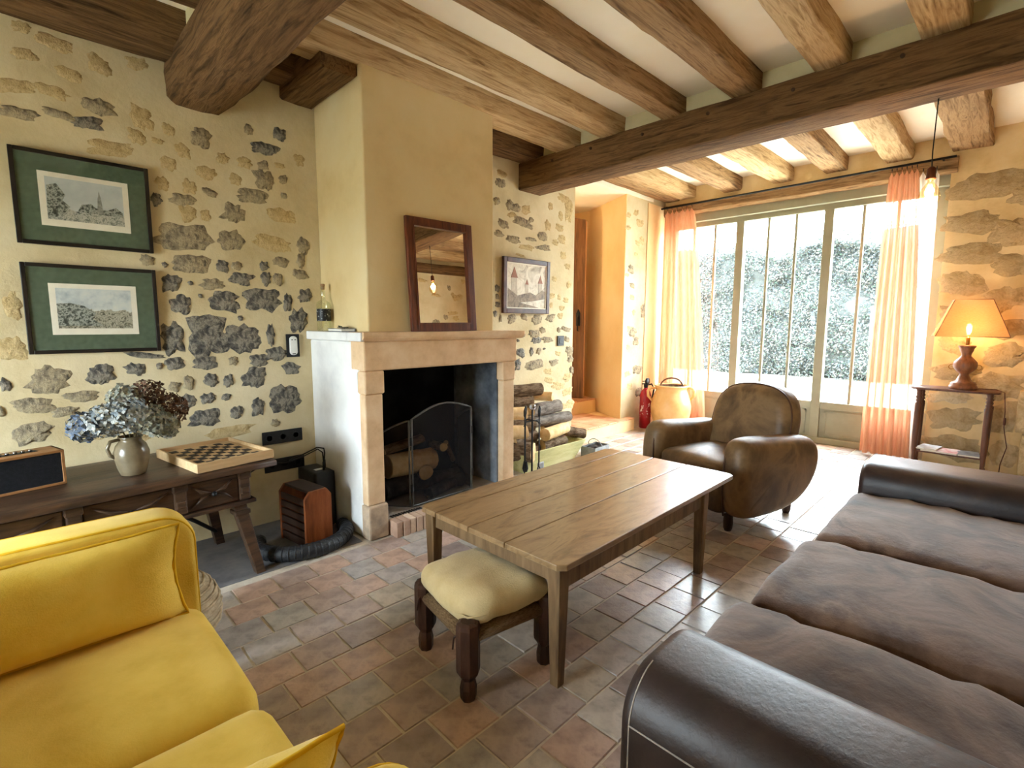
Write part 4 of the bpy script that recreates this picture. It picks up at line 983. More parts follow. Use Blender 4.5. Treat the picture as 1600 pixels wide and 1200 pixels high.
def side_table():
    t = thing('side_table', 'small dark wood side table with turned legs and low shelf', 'table', (6.62, 0.40, 0), 0)
    out = []
    for a in range(40):
        an = 2*math.pi*a/40; c, s = math.cos(an), math.sin(an)
        k = (abs(c)**5+abs(s)**5)**(-1/5)
        out.append((c*k*.17, s*k*.33*(1+.02*math.cos(6*an))))
    ob('table_top', xf(soft_prism(out, .022, .009, 'z'), T(0,0,.815)), 'dark_turned', t, smooth=True)
    prof = [(.014,0),(.02,.015),(.018,.04),(.012,.05),(.016,.06),(.017,.14)]
    up = [(.019,.16),(.023,.20),(.026,.32),(.029,.60),(.032,.66),(.018,.675),(.028,.69),(.019,.71),(.03,.725),(.019,.745),(.026,.76),(.02,.775),(.028,.80),(.028,.806)]
    for x in (-.12, .12):
        for y in (-.26, .26):
            ob('leg', xf(lathe(prof+up, 16), T(x, y, 0)), 'dark_turned', t, smooth=True)
    ob('shelf', box(-.13,.13,-.27,.27,.165,.183), 'dark_turned', t, bevel=.004)
side_table()
MAG = [C(210,200,196), C(150,60,70), C(70,76,90), C(190,190,186)]
for k, (lb, dx, dy, dz, rz, col) in enumerate((('white magazine at the left of the side table shelf', -.02, .14, 0, 6, (C(224,222,220), C(170,176,184))), ('red and white magazine in the middle of the side table shelf', -.03, .0, .0, -3, (C(196,80,84), C(226,220,214))), ('dark magazine at the right of the side table shelf', -.02, -.15, 0, 4, (C(70,74,84), C(150,152,156))), ('crumpled white newspaper on the left magazine', -.03, .15, .016, -8, (C(226,226,226), C(180,182,186))))):
    pm('mag_%d' % k, [col[0], col[1]], 18, 0.4, 0.02, 60)
    t = thing('magazine', lb, 'magazine', (6.62+dx, 0.40+dy, .184+dz), rz, group='magazines on the side table shelf')
    ob('cover', xf(rbox(.24,.16,.004,.002,4, lambda p: p+Vector((0,0,.004*noise.noise(p*14+Vector((k,0,0)))))), T(0,0,.0135)), 'mag_%d' % k, t)
    ob('pages', box(-.118,.118,-.078,.078,0,.011), 'paper', t)
def table_lamp():
    t = thing('table_lamp', 'turned wood table lamp with square tapered fabric shade, lit', 'lamp', (6.62, 0.345, 0.827), 8)
    ob('base', lathe([(.0,0),(.108,.0),(.112,.012),(.108,.03),(.098,.04),(.10,.055),(.085,.068),(.062,.08),(.05,.105),(.038,.135),(.036,.15),(.06,.17),(.088,.205),(.094,.235),(.088,.265),(.06,.30),(.038,.325),(.04,.345),(.052,.375),(.055,.395),(.066,.41),(.068,.425),(.03,.43),(.014,.432)], 32), 'turned_wood', t, smooth=True)
    for s in (-1, 1):
        ob('ring', tube([(.0, s*(.10+.022*math.sin(a*.5236)), .215+.024*math.cos(a*.5236)) for a in range(12)], .004, 6, True), 'brass', t, smooth=True)
    ob('socket', lathe([(.014,.43),(.016,.445),(.018,.50),(.012,.505)], 14), 'brass', t, smooth=True)
    ob('bulb', xf(lathe([(.013,0),(.016,.02),(.034,.06),(.042,.09),(.038,.12),(.02,.145),(.002,.15)], 20), T(0,0,.50)), 'amber_glass', t, smooth=True)
    ob('filament', join(*[tube([(.009*math.cos(k*1.05),.009*math.sin(k*1.05),.535),(.018*math.cos(k*1.05+.3),.018*math.sin(k*1.05+.3),.61)], .0022, 5) for k in range(6)]), 'filament', t)
    zb, zt, b, a = .515, .865, .262, .135
    v = [(-b,-b,zb),(b,-b,zb),(b,b,zb),(-b,b,zb),(-a,-a,zt),(a,-a,zt),(a,a,zt),(-a,a,zt)]
    ob('lamp_shade', (v, [(0,1,5,4),(1,2,6,5),(2,3,7,6),(3,0,4,7)]), 'lamp_fabric', t)
    ob('shade_trim', join(tube([v[0],v[1],v[2],v[3]], .004, 6, True), tube([v[4],v[5],v[6],v[7]], .004, 6, True), *[tube([v[i],v[i+4]], .003, 6) for i in range(4)]), 'turned_wood', t)
    ob('cord', tube([(.05,-.10,.006),(.06,-.25,.006),(.06,-.31,-.02),(.08,-.33,-.20),(.08,-.335,-.36),(.07,-.37,-.55),(.08,-.34,-.72),(.1,-.34,-.815)], .004, 6), 'mahogany', t, smooth=True)
    ob('cord_switch', xf(rbox(.02,.02,.075,.008,4), T(.08,-.335,-.30)), 'mahogany', t, smooth=True)
    lamp_light('table_lamp_glow', t, (0,0,.585), LAMP_W)
table_lamp()

# ================================================================== COFFEE TABLE
pm('table_wood', [C(112,88,60), C(146,118,84), C(166,138,102), C(132,104,72)], 3.4, 0.36, 0.2, 12, (1.0, 3.2, 3.2), spec=0.5, dist=1.2, rough_var=0.10, coat=0.5, rand=('object', [C(255,255,255), C(240,236,230), C(250,244,236), C(232,228,222)]))
pm('table_leg_wood', [C(92,70,46), C(124,98,68), C(144,118,86)], 3, 0.55, 0.25, 10, (9, 9, 1.2), spec=0.4)
def coffee_table():
    t = thing('coffee_table', 'long low plank coffee table of worn oak in the middle', 'table', (2.255, 1.612, 0), 0.6)
    x0, x1, ys = -.845, .845, [-.462, -.145, .09, .335, .475]
    for k in range(4):
        a, b = ys[k]+.0025, ys[k+1]-.0025
        c = 0.03
        o = [(x0,a),(x1,a),(x1,b),(x0,b)]
        if k == 0: o = [(x0+c,a),(x1-c,a),(x1,a+c),(x1,b),(x0,b),(x0,a+c)]
        if k == 3: o = [(x0,a),(x1,a),(x1,b-c),(x1-c,b),(x0+c,b),(x0,b-c)]
        ob('plank', prism(o, .505, .532, 'z'), 'table_wood', t, bevel=.004)
    lx0, lx1, ly = -.80, .50, .405
    for x in (lx0, lx1):
        for y in (-ly, ly):
            q = .032; p = .021
            v = [(x-p,y-p,0),(x+p,y-p,0),(x+p,y+p,0),(x-p,y+p,0),(x-q,y-q,.505),(x+q,y-q,.505),(x+q,y+q,.505),(x-q,y+q,.505)]
            ob('leg', (v, box(0,1,0,1,0,1)[1]), 'table_leg_wood', t, bevel=.004)
    for y in (-ly, ly): ob('apron', box(lx0+.03, lx1-.03, y-.014, y+.014, .405, .505), 'table_leg_wood', t, bevel=.003)
    for x in (lx0, lx1): ob('apron', box(x-.014, x+.014, -ly+.03, ly-.03, .435, .505), 'table_leg_wood', t, bevel=.003)
coffee_table()

# ================================================================== STOOL
pm('stool_leg', [C(36,20,14), C(62,38,28), C(80,52,38)], 5, 0.5, 0.3, 20, (4, 4, 1), spec=0.4)
pm('rush', [C(92,72,50), C(140,114,84), C(162,138,106)], 30, 0.9, 0.9, 60, (2, 2, 12), spec=0.15)
pm('cushion_linen', [C(196,172,124), C(212,192,146), C(220,202,160)], 5, 0.95, 0.35, 120, spec=0.1, sheen=0.2)
def stool():
    t = thing('stool', 'low rush stool with thick dark legs under a beige cushion', 'stool', (1.372, 1.545, 0), -9.7)
    a = .188
    for sx in (-1, 1):
        for sy in (-1, 1):
            pr = [(.028,0),(.032,.01),(.034,.05),(.029,.075),(.026,.085),(.045,.115),(.047,.13),(.047,.30),(.044,.315),(.030,.322)]
            ob('leg', xf(lathe(pr, 8), T(sx*a, sy*a, 0) @ R(22.5, 'Z')), 'stool_leg', t)
    for s in (-1, 1):
        ob('rail', tube([(-a, s*a, .255), (a, s*a, .255)], .03, 10), 'rush', t, smooth=True)
        ob('rail', tube([(s*a, -a, .255), (s*a, a, .255)], .03, 10), 'rush', t, smooth=True)
    ob('seat', box(-a, a, -a, a, .25, .275), 'rush', t)
    c = thing('cushion', 'thick beige linen cushion tied onto the stool', 'cushion', (1.372, 1.545, .285), -9.7)
    def fn(p):
        u, w = p.x/.215, p.y/.215
        cor = max(0, abs(u)-.45)*max(0, abs(w)-.45)
        k = 1-.55*cor
        q = Vector((p.x*(1-.10*w*w*0.5), p.y*(1-.10*u*u*0.5), p.z))
        if p.z > 0: q.z += .022*(1-u*u)*(1-w*w)-.020*cor
        r2 = (u-.1)**2+(w-.05)**2
        if p.z > 0: q.z -= .016*math.exp(-r2*50)
        # notch where the cushion folds round the leg
        dn = math.hypot(u+1.0, w+1.0); q.z -= 0.0
        if dn < .45: s = (0.45-dn)*.05; q.x += s; q.y += s
        q.z += .010*noise.noise(p*9)+.006*noise.noise(p*20)
        return q
    ob('cover', xf(rbox(.445,.445,.115,.052,16,fn), T(0,0,.0575)), 'cushion_linen', c, smooth=True)
    ob('piping', tube([(.213*math.cos(k*.2618)*(abs(math.cos(k*.2618))**6+abs(math.sin(k*.2618))**6)**(-1/6), .213*math.sin(k*.2618)*(abs(math.cos(k*.2618))**6+abs(math.sin(k*.2618))**6)**(-1/6), .05) for k in range(24)], .004, 6, True), 'cushion_linen', c, smooth=True)
    for sx, sy in ((-1,-1),(1,-1),(1,1),(-1,1)):
        ob('tie', tube([(sx*.19,sy*.19,.01),(sx*.235,sy*.16,-.03),(sx*.24,sy*.16,-.075)], .004, 6), 'stool_leg', c, smooth=True)
stool()

# ================================================================== ARMCHAIR
pm('club_leather', [C(62,45,28), C(100,76,48), C(130,102,68), C(80,58,36)], 3.0, 0.48, 0.25, 40, spec=0.4, dist=0.5, rough_var=0.1, bdist=0.006)
pm('piping_leather', [C(60,36,20), C(84,52,30)], 6, 0.5, 0.1, 40)
def armchair():
    t = thing('armchair', 'worn brown leather club armchair with its back to the window', 'armchair', (3.90, 1.57, 0), -15)
    # local +x points from the seat front to the chair back
    F = -.40
    side = [(F+.02,.10),(F+.50,.085),(F+.72,.16),(F+.86,.34),(F+.90,.50),(F+.86,.60),(F+.74,.635),(F+.40,.655),(F+.14,.675),(F+.05,.66),(F+.0,.60),(F-.015,.45),(F-.005,.25)]
    # resample smooth outline
    def smooth_loop(p, n=3):
        for _ in range(n):
            q = []
            for i in range(len(p)):
                a, b = Vector(p[i]), Vector(p[(i+1) % len(p)]); q += [tuple(a*.75+b*.25), tuple(a*.25+b*.75)]
            p = q
        return p
    sl = smooth_loop(side, 2)
    for s in (-1, 1):
        arm = soft_prism(sl, .20, .085, 'y', 6)
        arm = deform(arm, lambda p: p+Vector((0, s*.035*math.sin(math.pi*min(1,max(0,(p.z-.05)/.62)))*(0.3+.7*max(0,min(1,(p.x+.4)/.8))), 0)))
        a = ob('arm', xf(arm, T(0, s*.375, 0)), 'club_leather', t, smooth=True)
        seam = [(x*.985-.0, s*.478+s*.035*math.sin(math.pi*min(1,max(0,(z-.05)/.62)))*(0.3+.7*max(0,min(1,(x+.4)/.8)))*0, z) for x, z in sl if z > .5 and x > F+.1]
        ob('front_piping', tube([(F+.012, s*.33, .12),(F-.008,s*.325,.30),(F-.006,s*.33,.50),(F+.03,s*.345,.62)], .006, 6), 'piping_leather', a, smooth=True)
    ob('seat_base', xf(rbox(.70,.60,.24,.05,8), T(-.03,0,.22)), 'club_leather', t, smooth=True)
    ob('seat_cushion', xf(rbox(.64,.575,.15,.06,10, lambda p: p+Vector((0,0,.03*(1-(p.x/.32)**2)*(1-(p.y/.29)**2) if p.z > 0 else 0))), T(-.07,0,.40)), 'club_leather', t, smooth=True)
    bo = [(-.33,.30),(.33,.30),(.355,.60),(.35,.76),(.30,.89),(.18,.965),(0,.985),(-.18,.965),(-.30,.89),(-.35,.76),(-.355,.60)]
    bl = smooth_loop(bo, 2)
    bk = soft_prism(bl, .24, .10, 'x', 6)
    sh = Matrix(((1,0,.22,0),(0,1,0,0),(0,0,1,0),(0,0,0,1)))
    b = ob('backrest', xf(bk, T(.235,0,0) @ sh @ T(0,0,0)), 'club_leather', t, smooth=True)
    pl = [(y*.98, z-.007) for y, z in bl if z > .5]
    for xo in (-.06,):
        ob('back_piping', xf(tube([(xo, y*1.0, z) for y, z in pl], .007, 6), T(.235,0,0) @ sh), 'piping_leather', b, smooth=True)
    for x in (-.33, .36):
        for y in (-.33, .33):
            ob('foot', xf(lathe([(.022,0),(.03,.02),(.034,.06),(.03,.12)], 12), T(x,y,0)), 'stool_leg', t, smooth=True)
armchair()

# ================================================================== BROWN SOFA
pm('suede', [C(62,45,38), C(92,70,59), C(122,98,84), C(74,55,46)], 3.2, 0.8, 0.35, 30, spec=0.2, sheen=0.35, dist=0.8)
pm('sofa_leather', [C(36,27,26), C(52,40,38), C(66,50,46)], 5, 0.42, 0.35, 60, spec=0.45, rough_var=0.08, bdist=0.004)
pm('stitch', [C(150,140,130), C(176,166,156)], 60, 0.8, 0)
def brown_sofa():
    t = thing('sofa', 'large dark brown suede sofa with leather arms in front right', 'sofa', (2.5, 0.1, 0))
    M = T(-2.5, -0.1, 0)
    yf, yb = 0.60, -0.62
    ob('base', xf(rbox(2.9, 1.14, .26, .03, 6), M @ T(2.48,-.02,.17)), 'sofa_leather', t, smooth=True)
    def crinkle(p, k, W):
        z = .012*noise.noise((p.x*3+k*9, p.y*7, 0))+.009*noise.noise((p.x*8+k*5, p.y*14, 3))
        # folds that fan from the front corners
        z += .010*math.sin(p.y*26+5*noise.noise((p.x*4+k, p.y*3, 1)))*max(0, abs(p.x)/(W/2)-.55)
        return z
    for k, (x0, x1) in enumerate(((1.22,1.795),(1.805,2.575),(2.585,3.49))):
        W = x1-x0
        def fn(p, W=W, k=k):
            u = p.x/(W/2)
            if p.z > 0: p.z += .032*(1-u**4)+.008*(1-abs(p.y)/.45)
            p.z += crinkle(p, k, W) if p.z > -.03 else 0
            p.y += .012*noise.noise((p.x*4, p.z*8, k))
            return p
        ob('seat_cushion', xf(rbox(W, .92, .19, .045, 18, fn), M @ T((x0+x1)/2, .165-.015*k, .375)), 'suede', t, smooth=True)
    def arm(x0, x1, top):
        w2, rc, fl = (x1-x0)/2, .125, .03
        o = [(-w2, fl), (w2, fl)]
        for cx, a0 in ((w2-rc, 0), (-w2+rc, 90)):
            for k in range(9):
                an = math.radians(a0+90*k/8); o.append((cx+rc*math.cos(an), top-rc+rc*math.sin(an)))
        def rings(n=26):
            return None
        L = yf-yb
        vf = soft_prism(o, L, .035, 'y', 5)
        return ob('arm', xf(vf, M @ T((x0+x1)/2, (yf+yb)/2, 0)), 'sofa_leather', t, smooth=True)
    a = arm(0.955, 1.33, .63)
    ob('stitching', xf(tube([(0.955, yf-.034, .515),(0.955, yb+.05, .515)], .0022, 5), M), 'stitch', a, smooth=True)
    ob('stitching', xf(tube([(0.9555, yf-.034, .06),(0.9555, yf-.034, .505)]+[(1.08+.125*math.cos(math.radians(180-q*10)), yf-.034, .505+.125*math.sin(math.radians(180-q*10))) for q in range(1,9)], .0022, 5), M), 'stitch', a, smooth=True)
    arm(3.50, 3.98, .632)
    ob('backrest', xf(rbox(3.02, .30, .78, .10, 10), M @ T(2.47, yb+.02, .43)), 'suede', t, smooth=True)
    for k, (x0, x1) in enumerate(((1.34,1.80),(1.81,2.57),(2.58,3.49))):
        ob('back_cushion', xf(rbox(x1-x0, .22, .42, .09, 10), M @ T((x0+x1)/2, yb+.27, .66) @ R(10,'X')), 'suede', t, smooth=True)
    for x in (1.1, 3.8):
        for y in (.45, -.5): ob('foot', xf(lathe([(.03,0),(.035,.05)], 10), M @ T(x,y,0)), 'stool_leg', t)
brown_sofa()

# ================================================================== YELLOW SOFA
pm('yellow_wool', [C(206,170,58), C(220,186,78), C(228,196,92)], 5, 0.9, 0.4, 160, spec=0.15, sheen=0.15, bdist=0.004)
pm('yellow_piping', [C(196,150,24), C(216,172,40)], 20, 0.9, 0.2, 160, spec=0.15)
def yellow_sofa():
    t = thing('yellow_sofa', 'mustard yellow two-seat sofa in the left foreground', 'sofa', (0.0, 1.45, 0))
    M = T(0, -1.45, 0)
    def seat(y0, y1, k):
        W = y1-y0
        def fn(p):
            u = p.y/(W/2); w = p.x/.45
            if p.z > 0: p.z += .018*(1-u*u)*(1-.3*w*w)
            p.z += .004*noise.noise(p*4+Vector((k,0,0)))
            return p
        ob('seat_cushion', xf(rbox(.93, W-.004, .17, .07, 14, fn), M @ T(-.033, (y0+y1)/2, .335)), 'yellow_wool', t, smooth=True)
    seat(1.415, 2.10, 1); seat(0.74, 1.415, 2)
    ob('base', xf(rbox(.86, 1.50, .16, .03, 6), M @ T(-.04, 1.40, .19)), 'yellow_wool', t, smooth=True)
    def arm(y0, y1):
        # padded panel with rounded upper front corner, profile in x-z
        o = [(-.50,.12),(.44,.12),(.44,.62)]+[(.44-.11+.11*math.cos(a*math.pi/16), .645+.11*math.sin(a*math.pi/16)) for a in range(9)]+[(-.50,.755)]
        p = soft_prism(o, y1-y0, .03, 'y', 5)
        a = ob('arm', xf(p, M @ T(0,(y0+y1)/2,0)), 'yellow_wool', t, smooth=True)
        for yy in (y0+.012, y1-.012):
            pp = [(x-.0, yy, z-.0) for x, z in o[1:]]
            pp = [(.44-.007,yy,.12)]+[(x-.007*(1 if x > .35 else 0), yy, z-.006*(1 if z > .66 else 0)) for x, z in o[2:]]
            ob('piping', xf(tube(pp, .0045, 6), M), 'yellow_piping', a, smooth=True)
    arm(2.105, 2.27); arm(0.54, 0.68)
    ob('backrest', xf(rbox(.18, 1.73, .66, .05, 8), M @ T(-.56, 1.405, .43)), 'yellow_wool', t, smooth=True)
    for x in (-.55, .36):
        for y in (.61, 2.18): ob('foot', xf(lathe([(.014,0),(.02,.12)], 10), M @ T(x,y,0)), 'stool_leg', t)
    # loose cushions against both arms
    def pillow(label, x0, x1, y, z0, z1, lean, seed):
        c = thing('cushion', label, 'cushion', ((x0+x1)/2, y, z0), group='yellow cushions on the yellow sofa', rot=(lean, 0, 0))
        W, H = x1-x0, z1-z0
        n = 18; v, f = [], []
        for side in (1, -1):
            for j in range(n+1):
                for i in range(n+1):
                    a, b = -1+2*i/n, -1+2*j/n
                    th = .075*((1-a**4)*(1-b**4))**.55
                    pin = 1-.07*(1-b*b)*abs(a)**2
                    pinz = 1-.06*(1-a*a)*abs(b)**2
                    v.append((a*W/2*pin+.004*noise.noise((a*3,b*3,seed)), side*th+.006*noise.noise((a*4+seed,b*4,side)), H/2+b*H/2*pinz))
        m = (n+1)**2
        for j in range(n):
            for i in range(n):
                p = j*(n+1)+i; f.append((p,p+1,p+n+2,p+n+1)); f.append((m+p,m+p+n+1,m+p+n+2,m+p+1))
        ob('cover', (v, f), 'yellow_wool', c, smooth=True)
        edge = [v[i] for i in range(n+1)]+[v[j*(n+1)+n] for j in range(1,n+1)]+[v[n*(n+1)+i] for i in range(n-1,-1,-1)]+[v[j*(n+1)] for j in range(n-1,0,-1)]
        ob('piping', tube(edge, .006, 6, True), 'yellow_piping', c, smooth=True)
    pillow('yellow cushion leaning on the far arm of the yellow sofa', -.44, .375, 2.00, .425, .745, -8, 3)
    pillow('yellow cushion on the near arm of the yellow sofa, corner up', -.40, .405, .91, .418, .665, 9, 8)
yellow_sofa()

# pouf behind it
pm('jute', [C(120,104,80), C(164,146,118), C(188,172,146)], 14, 0.95, 0.6, 60, spec=0.1)
def pouf():
    t = thing('pouf', 'round coiled jute pouf behind the yellow sofa', 'pouf', (0.36, 2.56, 0))
    pr = [(.0,.33)]
    rings = 15
    for k in range(rings):
        a = k/rings*math.pi*.94; r = .235*math.sin(a)**.62 if k else .02; 
    prof = []
    for k in range(61):
        a = math.pi*k/60
        r = .245*math.sin(a)**.55; z = .165-.165*math.cos(a)
        prof.append((max(.002, r+.0035*math.cos(k*2.1)), z+.0035*math.cos(k*2.1)*abs(math.cos(a))))
    ob('cover', lathe(prof, 40), 'jute', t, smooth=True)
    coil = []
    for k in range(200):
        a = k*.30; s = k/199; ang = math.pi*(.985-.62*s); r = .248*math.sin(ang)**.55; z = .165-.167*math.cos(ang)
        coil.append((r*math.cos(a), r*math.sin(a), z))
    ob('braid', tube(coil, .007, 6), 'jute', t, smooth=True)
pouf()

# ================================================================== CONSOLE AND WHAT STANDS ON IT
pm('dark_oak', [C(34,22,16), C(60,42,30), C(84,60,42), C(46,32,22)], 2.2, 0.42, 0.3, 8, (1.2, 10, 10), spec=0.45, dist=0.6)
CONS = (0.36, 3.275, 0); CRZ = 5.0; CT = 0.665
cM = T(*CONS) @ R(CRZ, 'Z')
def console():
    t = thing('console_table', 'dark carved oak console table with splayed legs against the wall', 'table', CONS, CRZ)
    L = .66
    ob('table_top', xf(rbox(1.44, .72, .042, .014, 6), T(-.06,0,CT-.021)), 'dark_oak', t, smooth=True)
    ob('frame', join(box(-.70,.52,-.285,-.265,CT-.225,CT-.042), box(-.70,.52,.265,.285,CT-.225,CT-.042), box(.50,.52,-.285,.285,CT-.225,CT-.042), box(-.70,-.68,-.285,.285,CT-.225,CT-.042)), 'dark_oak', t, bevel=.003)
    ob('moulding', join(box(-.73,.55,-.315,-.265,CT-.235,CT-.212), box(.50,.55,-.315,.30,CT-.235,CT-.212)), 'dark_oak', t, bevel=.006)
    for x0, x1 in ((-.66,-.28),(-.21,.15),(.20,.46)):
        d = ob('drawer', box(x0,x1,-.300,-.280,CT-.205,CT-.055), 'dark_oak', t, bevel=.005)
        cx = (x0+x1)/2; z = CT-.13; w = (x1-x0)/2-.03
        ob('carving', join(*[xf(tube([(cx+s*w, -.303, z+q*.055),(cx+s*w*.55,-.309,z+q*.018),(cx+s*w*.12,-.309,z+q*.006)], [.003,.010,.003], 6), Matrix()) for s in (-1,1) for q in (-1,1)]), 'dark_oak', d, smooth=True)
        ob('knob', xf(lathe([(.006,0),(.007,.012),(.014,.02),(.012,.03),(.0,.033)], 12), T(cx,-.30,z) @ R(90,'X')), 'iron', d, smooth=True)
    for x in (-.245, .175, .49):
        ob('bracket', join(box(x-.028,x+.028,-.318,-.28,CT-.205,CT-.045), box(x-.034,x+.034,-.325,-.28,CT-.085,CT-.045), box(x-.022,x+.022,-.327,-.28,CT-.17,CT-.13)), 'dark_oak', t, bevel=.006)
    for sx, xx, xt in ((1, .55, .47), (-1, -.74, -.66)):
        for sy in (-1, 1):
            top, bot = Vector((xt, sy*.245, CT-.225)), Vector((xx, sy*.30, 0))
            q, p = .034, .025
            v = [(bot.x-p,bot.y-p,0),(bot.x+p,bot.y-p,0),(bot.x+p,bot.y+p,0),(bot.x-p,bot.y+p,0),(top.x-q,top.y-q,top.z),(top.x+q,top.y-q,top.z),(top.x+q,top.y+q,top.z),(top.x-q,top.y+q,top.z)]
            l = ob('leg', (v, box(0,1,0,1,0,1)[1]), 'dark_oak', t, bevel=.004)
            m = top.lerp(bot, .14); s = .042
            ob('leg_collar', box(m.x-s,m.x+s,m.y-s,m.y+s,m.z-.014,m.z+.014), 'dark_oak', l, bevel=.006)
    ob('brace', tube([(.52,.27,.10),(.36,.1,.26),(.16,0,CT-.23)], .012, 8), 'iron', t, smooth=True)
    ob('brace', tube([(-.71,.27,.10),(-.5,.1,.26),(-.3,0,CT-.23)], .012, 8), 'iron', t, smooth=True)
console()
pm('radio_wood', [C(150,104,62), C(182,134,88)], 3, 0.5, 0.1, 20, (1.2,10,10)); pm('radio_cloth', [C(16,18,24), C(30,32,40)], 60, 0.9, 0.3, 200)
def speaker():
    t = thing('speaker', 'wood-cased tabletop speaker with black cloth grille on the console', 'speaker', (-.075, 3.25, CT+.001), 14)
    w, d, h = .21, .075, .17
    ob('case', join(box(-w,w,-d,d,0,.012), box(-w,w,-d,d,h-.012,h), box(-w,-w+.012,-d,d,0,h), box(w-.012,w,-d,d,0,h), box(-w,w,d-.01,d,0,h)), 'radio_wood', t, bevel=.002)
    ob('grille', box(-w+.012,w-.012,-d+.006,d-.01,.012,h-.012), 'radio_cloth', t)
    tp = ob('control_strip', box(-.02,.13,-.02,.02,h,h+.002), 'black_plastic', t)
    for k in range(5): ob('control_knob', xf(lathe([(.008,0),(.008,.008),(.0,.009)], 12), T(.0+k*.027,0,h+.002)), 'steel', tp, smooth=True)
speaker()
pm('stoneware', [C(96,86,66), C(124,110,86), C(146,132,106)], 6, 0.25, 0.08, 20, spec=0.6)
def vase():
    t = thing('vase', 'glazed stoneware jug holding dried hydrangeas on the console', 'vase', (0.405, 3.20, CT+.001))
    ob('body', lathe([(.05,0),(.056,.004),(.066,.04),(.076,.09),(.077,.12),(.066,.155),(.05,.175),(.047,.19),(.055,.20),(.05,.201),(.042,.19),(.04,.16),(.0,.10)], 32), 'stoneware', t, smooth=True)
    ob('handle', tube([(-.046,-.01,.19),(-.085,-.015,.185),(-.10,-.018,.15),(-.09,-.015,.115),(-.072,-.01,.10)], .009, 8), 'stoneware', t, smooth=True)
vase()
pm('stem', [C(92,80,50), C(120,104,70)], 20, 0.9, 0.2, 40)
for nm, cols in (('petal_blue', [C(92,106,128), C(136,146,160)]), ('petal_pale', [C(128,138,144), C(190,192,188)]), ('petal_grey', [C(128,132,120), C(176,172,150)]), ('petal_brown', [C(84,58,44), C(124,92,72)])):
    pm(nm, [C(215,215,215), C(255,255,255)], 20, 0.85, 0.1, 60, rand=('island', [cols[0], cols[1], tuple((a+b)/2 for a, b in zip(cols[0], cols[1])), C(150,148,138) if nm != 'petal_brown' else C(98,74,60)]), spec=0.15)
def bloom(label, c, r, mat, seed):
    t = thing('hydrangea', label, 'flower', (0.405, 3.20, CT+.17), group='dried hydrangeas in the stoneware jug')
    c = Vector(c)-Vector((0.405, 3.20, CT+.17)); rr = random.Random(seed)
    v, f = [], []
    N = 95
    for k in range(N):
        z = 1-2*(k+.5)/N; a = k*2.39996
        n = Vector((math.sqrt(1-z*z)*math.cos(a), math.sqrt(1-z*z)*math.sin(a), z))
        p = c + n*r*rr.uniform(.82, 1.05)
        n = (n+Vector((rr.gauss(0,.35), rr.gauss(0,.35), rr.gauss(0,.35)))).normalized()
        x = n.orthogonal().normalized(); x.rotate(Matrix.Rotation(rr.uniform(0,6.28), 3, n)); y = n.cross(x)
        for q in range(4):
            d = x*math.cos(q*1.5708)+y*math.sin(q*1.5708); e = n.cross(d); s = rr.uniform(.014, .021)
            o = len(v)
            v += [tuple(p), tuple(p+d*s*.6+e*s*.5+n*s*.18), tuple(p+d*s*1.15+n*s*rr.uniform(-.1,.55)), tuple(p+d*s*.6-e*s*.5+n*s*.18)]
            f.append((o,o+1,o+2,o+3))
    ob('petals', (v, f), mat, t, fix=False, kind='stuff')
    ob('stem', tube([(0,0,-.06), (c*.3+Vector((0,0,.02))), c], .004, 6), 'stem', t, smooth=True)
BL2 = [('slate blue hydrangea head at the far left of the bouquet', (.225,3.16,.945), .070, 'petal_blue'),
 ('pale blue hydrangea head left of the bouquet centre', (.300,3.10,.975), .080, 'petal_pale'),
 ('large silvery hydrangea head at the front of the bouquet', (.385,3.07,1.000), .088, 'petal_pale'),
 ('grey-green hydrangea head low at the front right', (.475,3.08,.955), .075, 'petal_grey'),
 ('brown hydrangea head at the top of the bouquet', (.500,3.24,1.065), .082, 'petal_brown'),
 ('brown hydrangea head at the right edge of the bouquet', (.590,3.22,.985), .080, 'petal_brown'),
 ('grey-brown hydrangea head low at the right of the bouquet', (.545,3.12,.915), .062, 'petal_grey'),
 ('blue-grey hydrangea head at the back of the bouquet', (.400,3.22,1.055), .075, 'petal_grey')]
for k, (lb, c, r, m) in enumerate(BL2): bloom(lb, c, r, m, 40+k)
pm('pale_wood', [C(190,158,116), C(214,184,142)], 3, 0.55, 0.1, 20, (1.2,10,10)); pm('dark_square', [C(30,22,18), C(48,36,28)], 10, 0.6, 0.05, 40)
def chess():
    t = thing('chessboard_tray', 'pale wooden tray with a chequered board on the console', 'chessboard', (0.80, 3.255, CT+.001), 9)
    w, d, h = .205, .27, .05
    for a in ((-w,w,-d,-d+.012),(-w,w,d-.012,d),(-w,-w+.012,-d+.012,d-.012),(w-.012,w,-d+.012,d-.012)): ob('rim', box(a[0],a[1],a[2],a[3],0,h), 'pale_wood', t, bevel=.002)
    b = ob('board', box(-w+.012,w-.012,-d+.012,d-.012,.01,.030), 'pale_wood', t)
    sx, sy = .325/8, .44/8
    for i in range(8):
        for j in range(8):
            if (i+j) % 2: ob('dark_square', box(-.1625+i*sx+.001,-.1625+(i+1)*sx-.001,-.22+j*sy+.001,-.22+(j+1)*sy-.001,.030,.0315), 'dark_square', b)
chess()

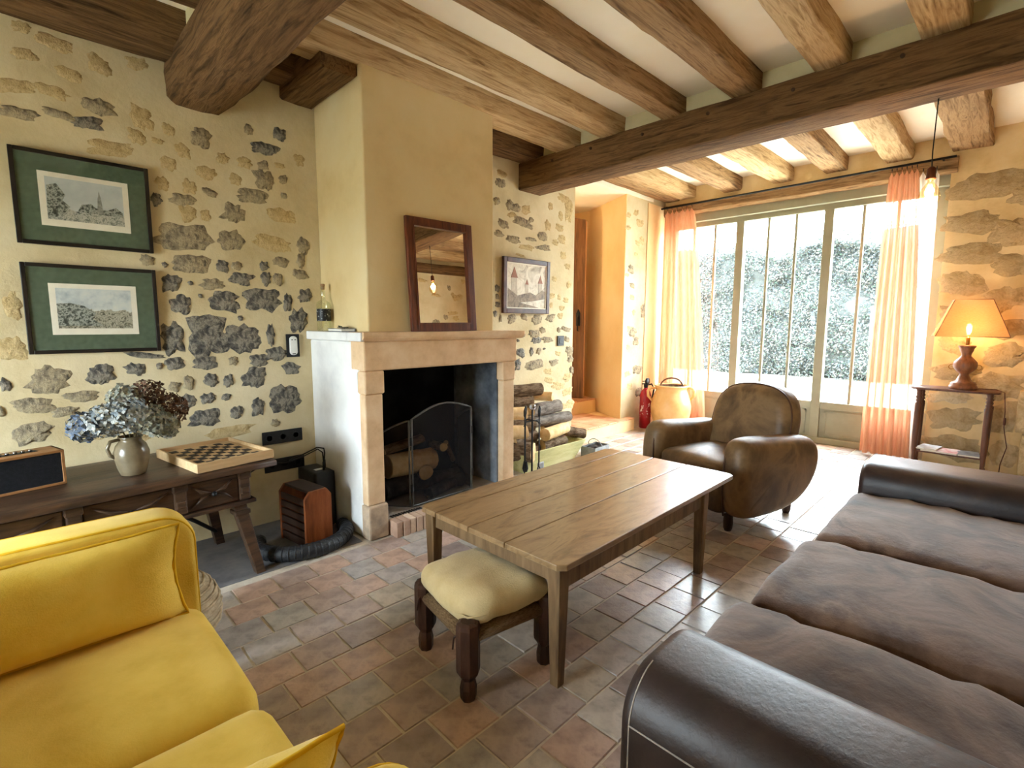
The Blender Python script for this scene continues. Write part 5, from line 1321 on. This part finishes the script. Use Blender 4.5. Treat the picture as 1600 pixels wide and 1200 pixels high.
# ---- clutter between console and fireplace
pm('crate_wood', [C(104,52,24), C(142,78,40), C(160,94,52)], 3, 0.5, 0.2, 12, (8,8,1.4), spec=0.4); pm('crate_dark', [C(44,26,18), C(70,44,30)], 4, 0.6, 0.2, 20)
def crate():
    t = thing('wooden_box', 'slatted brown wooden box with gabled ends on the floor', 'box', (1.315, 3.27, 0.002), 8)
    g = [(-.095,0),(.095,0),(.095,.33),(.06,.375),(-.06,.375),(-.095,.33)]
    for y in (-.15, .15): ob('end_panel', prism(g, y-.01, y+.01, 'y'), 'crate_wood', t, bevel=.003)
    for s in (-1, 1):
        for k in range(6): ob('slat', box(s*.085-.006,s*.085+.006,-.14,.14,.02+k*.053,.06+k*.053), 'crate_dark', t, bevel=.002)
    ob('lid', box(-.062,.062,-.14,.14,.362,.378), 'crate_dark', t, bevel=.003)
    ob('floor_panel', box(-.085,.085,-.14,.14,.005,.02), 'crate_dark', t)
crate()
def modem():
    t = thing('black_case', 'black electronics case standing against the fireplace side', 'case', (1.505, 3.52, 0.002), 2)
    ob('body', xf(rbox(.15,.28,.40,.012,5), T(0,0,.20)), 'black_plastic', t, smooth=True)
    ob('sticker', box(-.03,.04,-.06,-.02,.40,.4015), 'white_plastic', t)
    for k, dy in enumerate((-.08, -.03)):
        c = ob('plug', tube([(.02+.03*k,dy,.40),(.02+.03*k,dy,.46)], .009, 8), 'black_plastic', t, smooth=True)
    ob('cable', tube([(.02,-.08,.46),(.015,-.08,.53),(-.01,-.06,.555),(-.08,.02,.50),(-.16,.10,.455),(-.30,.16,.46),(-.40,.20,.40)], .005, 6), 'black_plastic', t, smooth=True)
    ob('cable', tube([(.05,-.03,.46),(.055,-.03,.51),(.04,-.05,.55),(.0,-.03,.56),(-.05,.08,.50),(-.12,.17,.45)], .005, 6), 'black_plastic', t, smooth=True)
modem()
def tyre():
    t = thing('rubber_tube', 'black ribbed rubber tube curled on the floor around the wooden box', 'tube', (1.275, 3.22, 0.05))
    pts = []
    for k in range(30):
        a = math.radians(150+k*215/29); pts.append((.275*math.cos(a), .245*math.sin(a), 0))
    ob('casing', tube(pts, .046, 14), 'rubber', t, smooth=True)
    for k in range(3, 27):
        p, q = Vector(pts[k]), Vector(pts[k+1]); d = (q-p).normalized(); m = (p+q)/2
    ob('ribs', join(*[tube([Vector(pts[k])*1.0+Vector((0,0,.0)), Vector(pts[k])+(Vector(pts[k+1])-Vector(pts[k])).normalized()*.008], .0485, 14) for k in range(1, 29)]), 'rubber', t, smooth=True)
tyre()
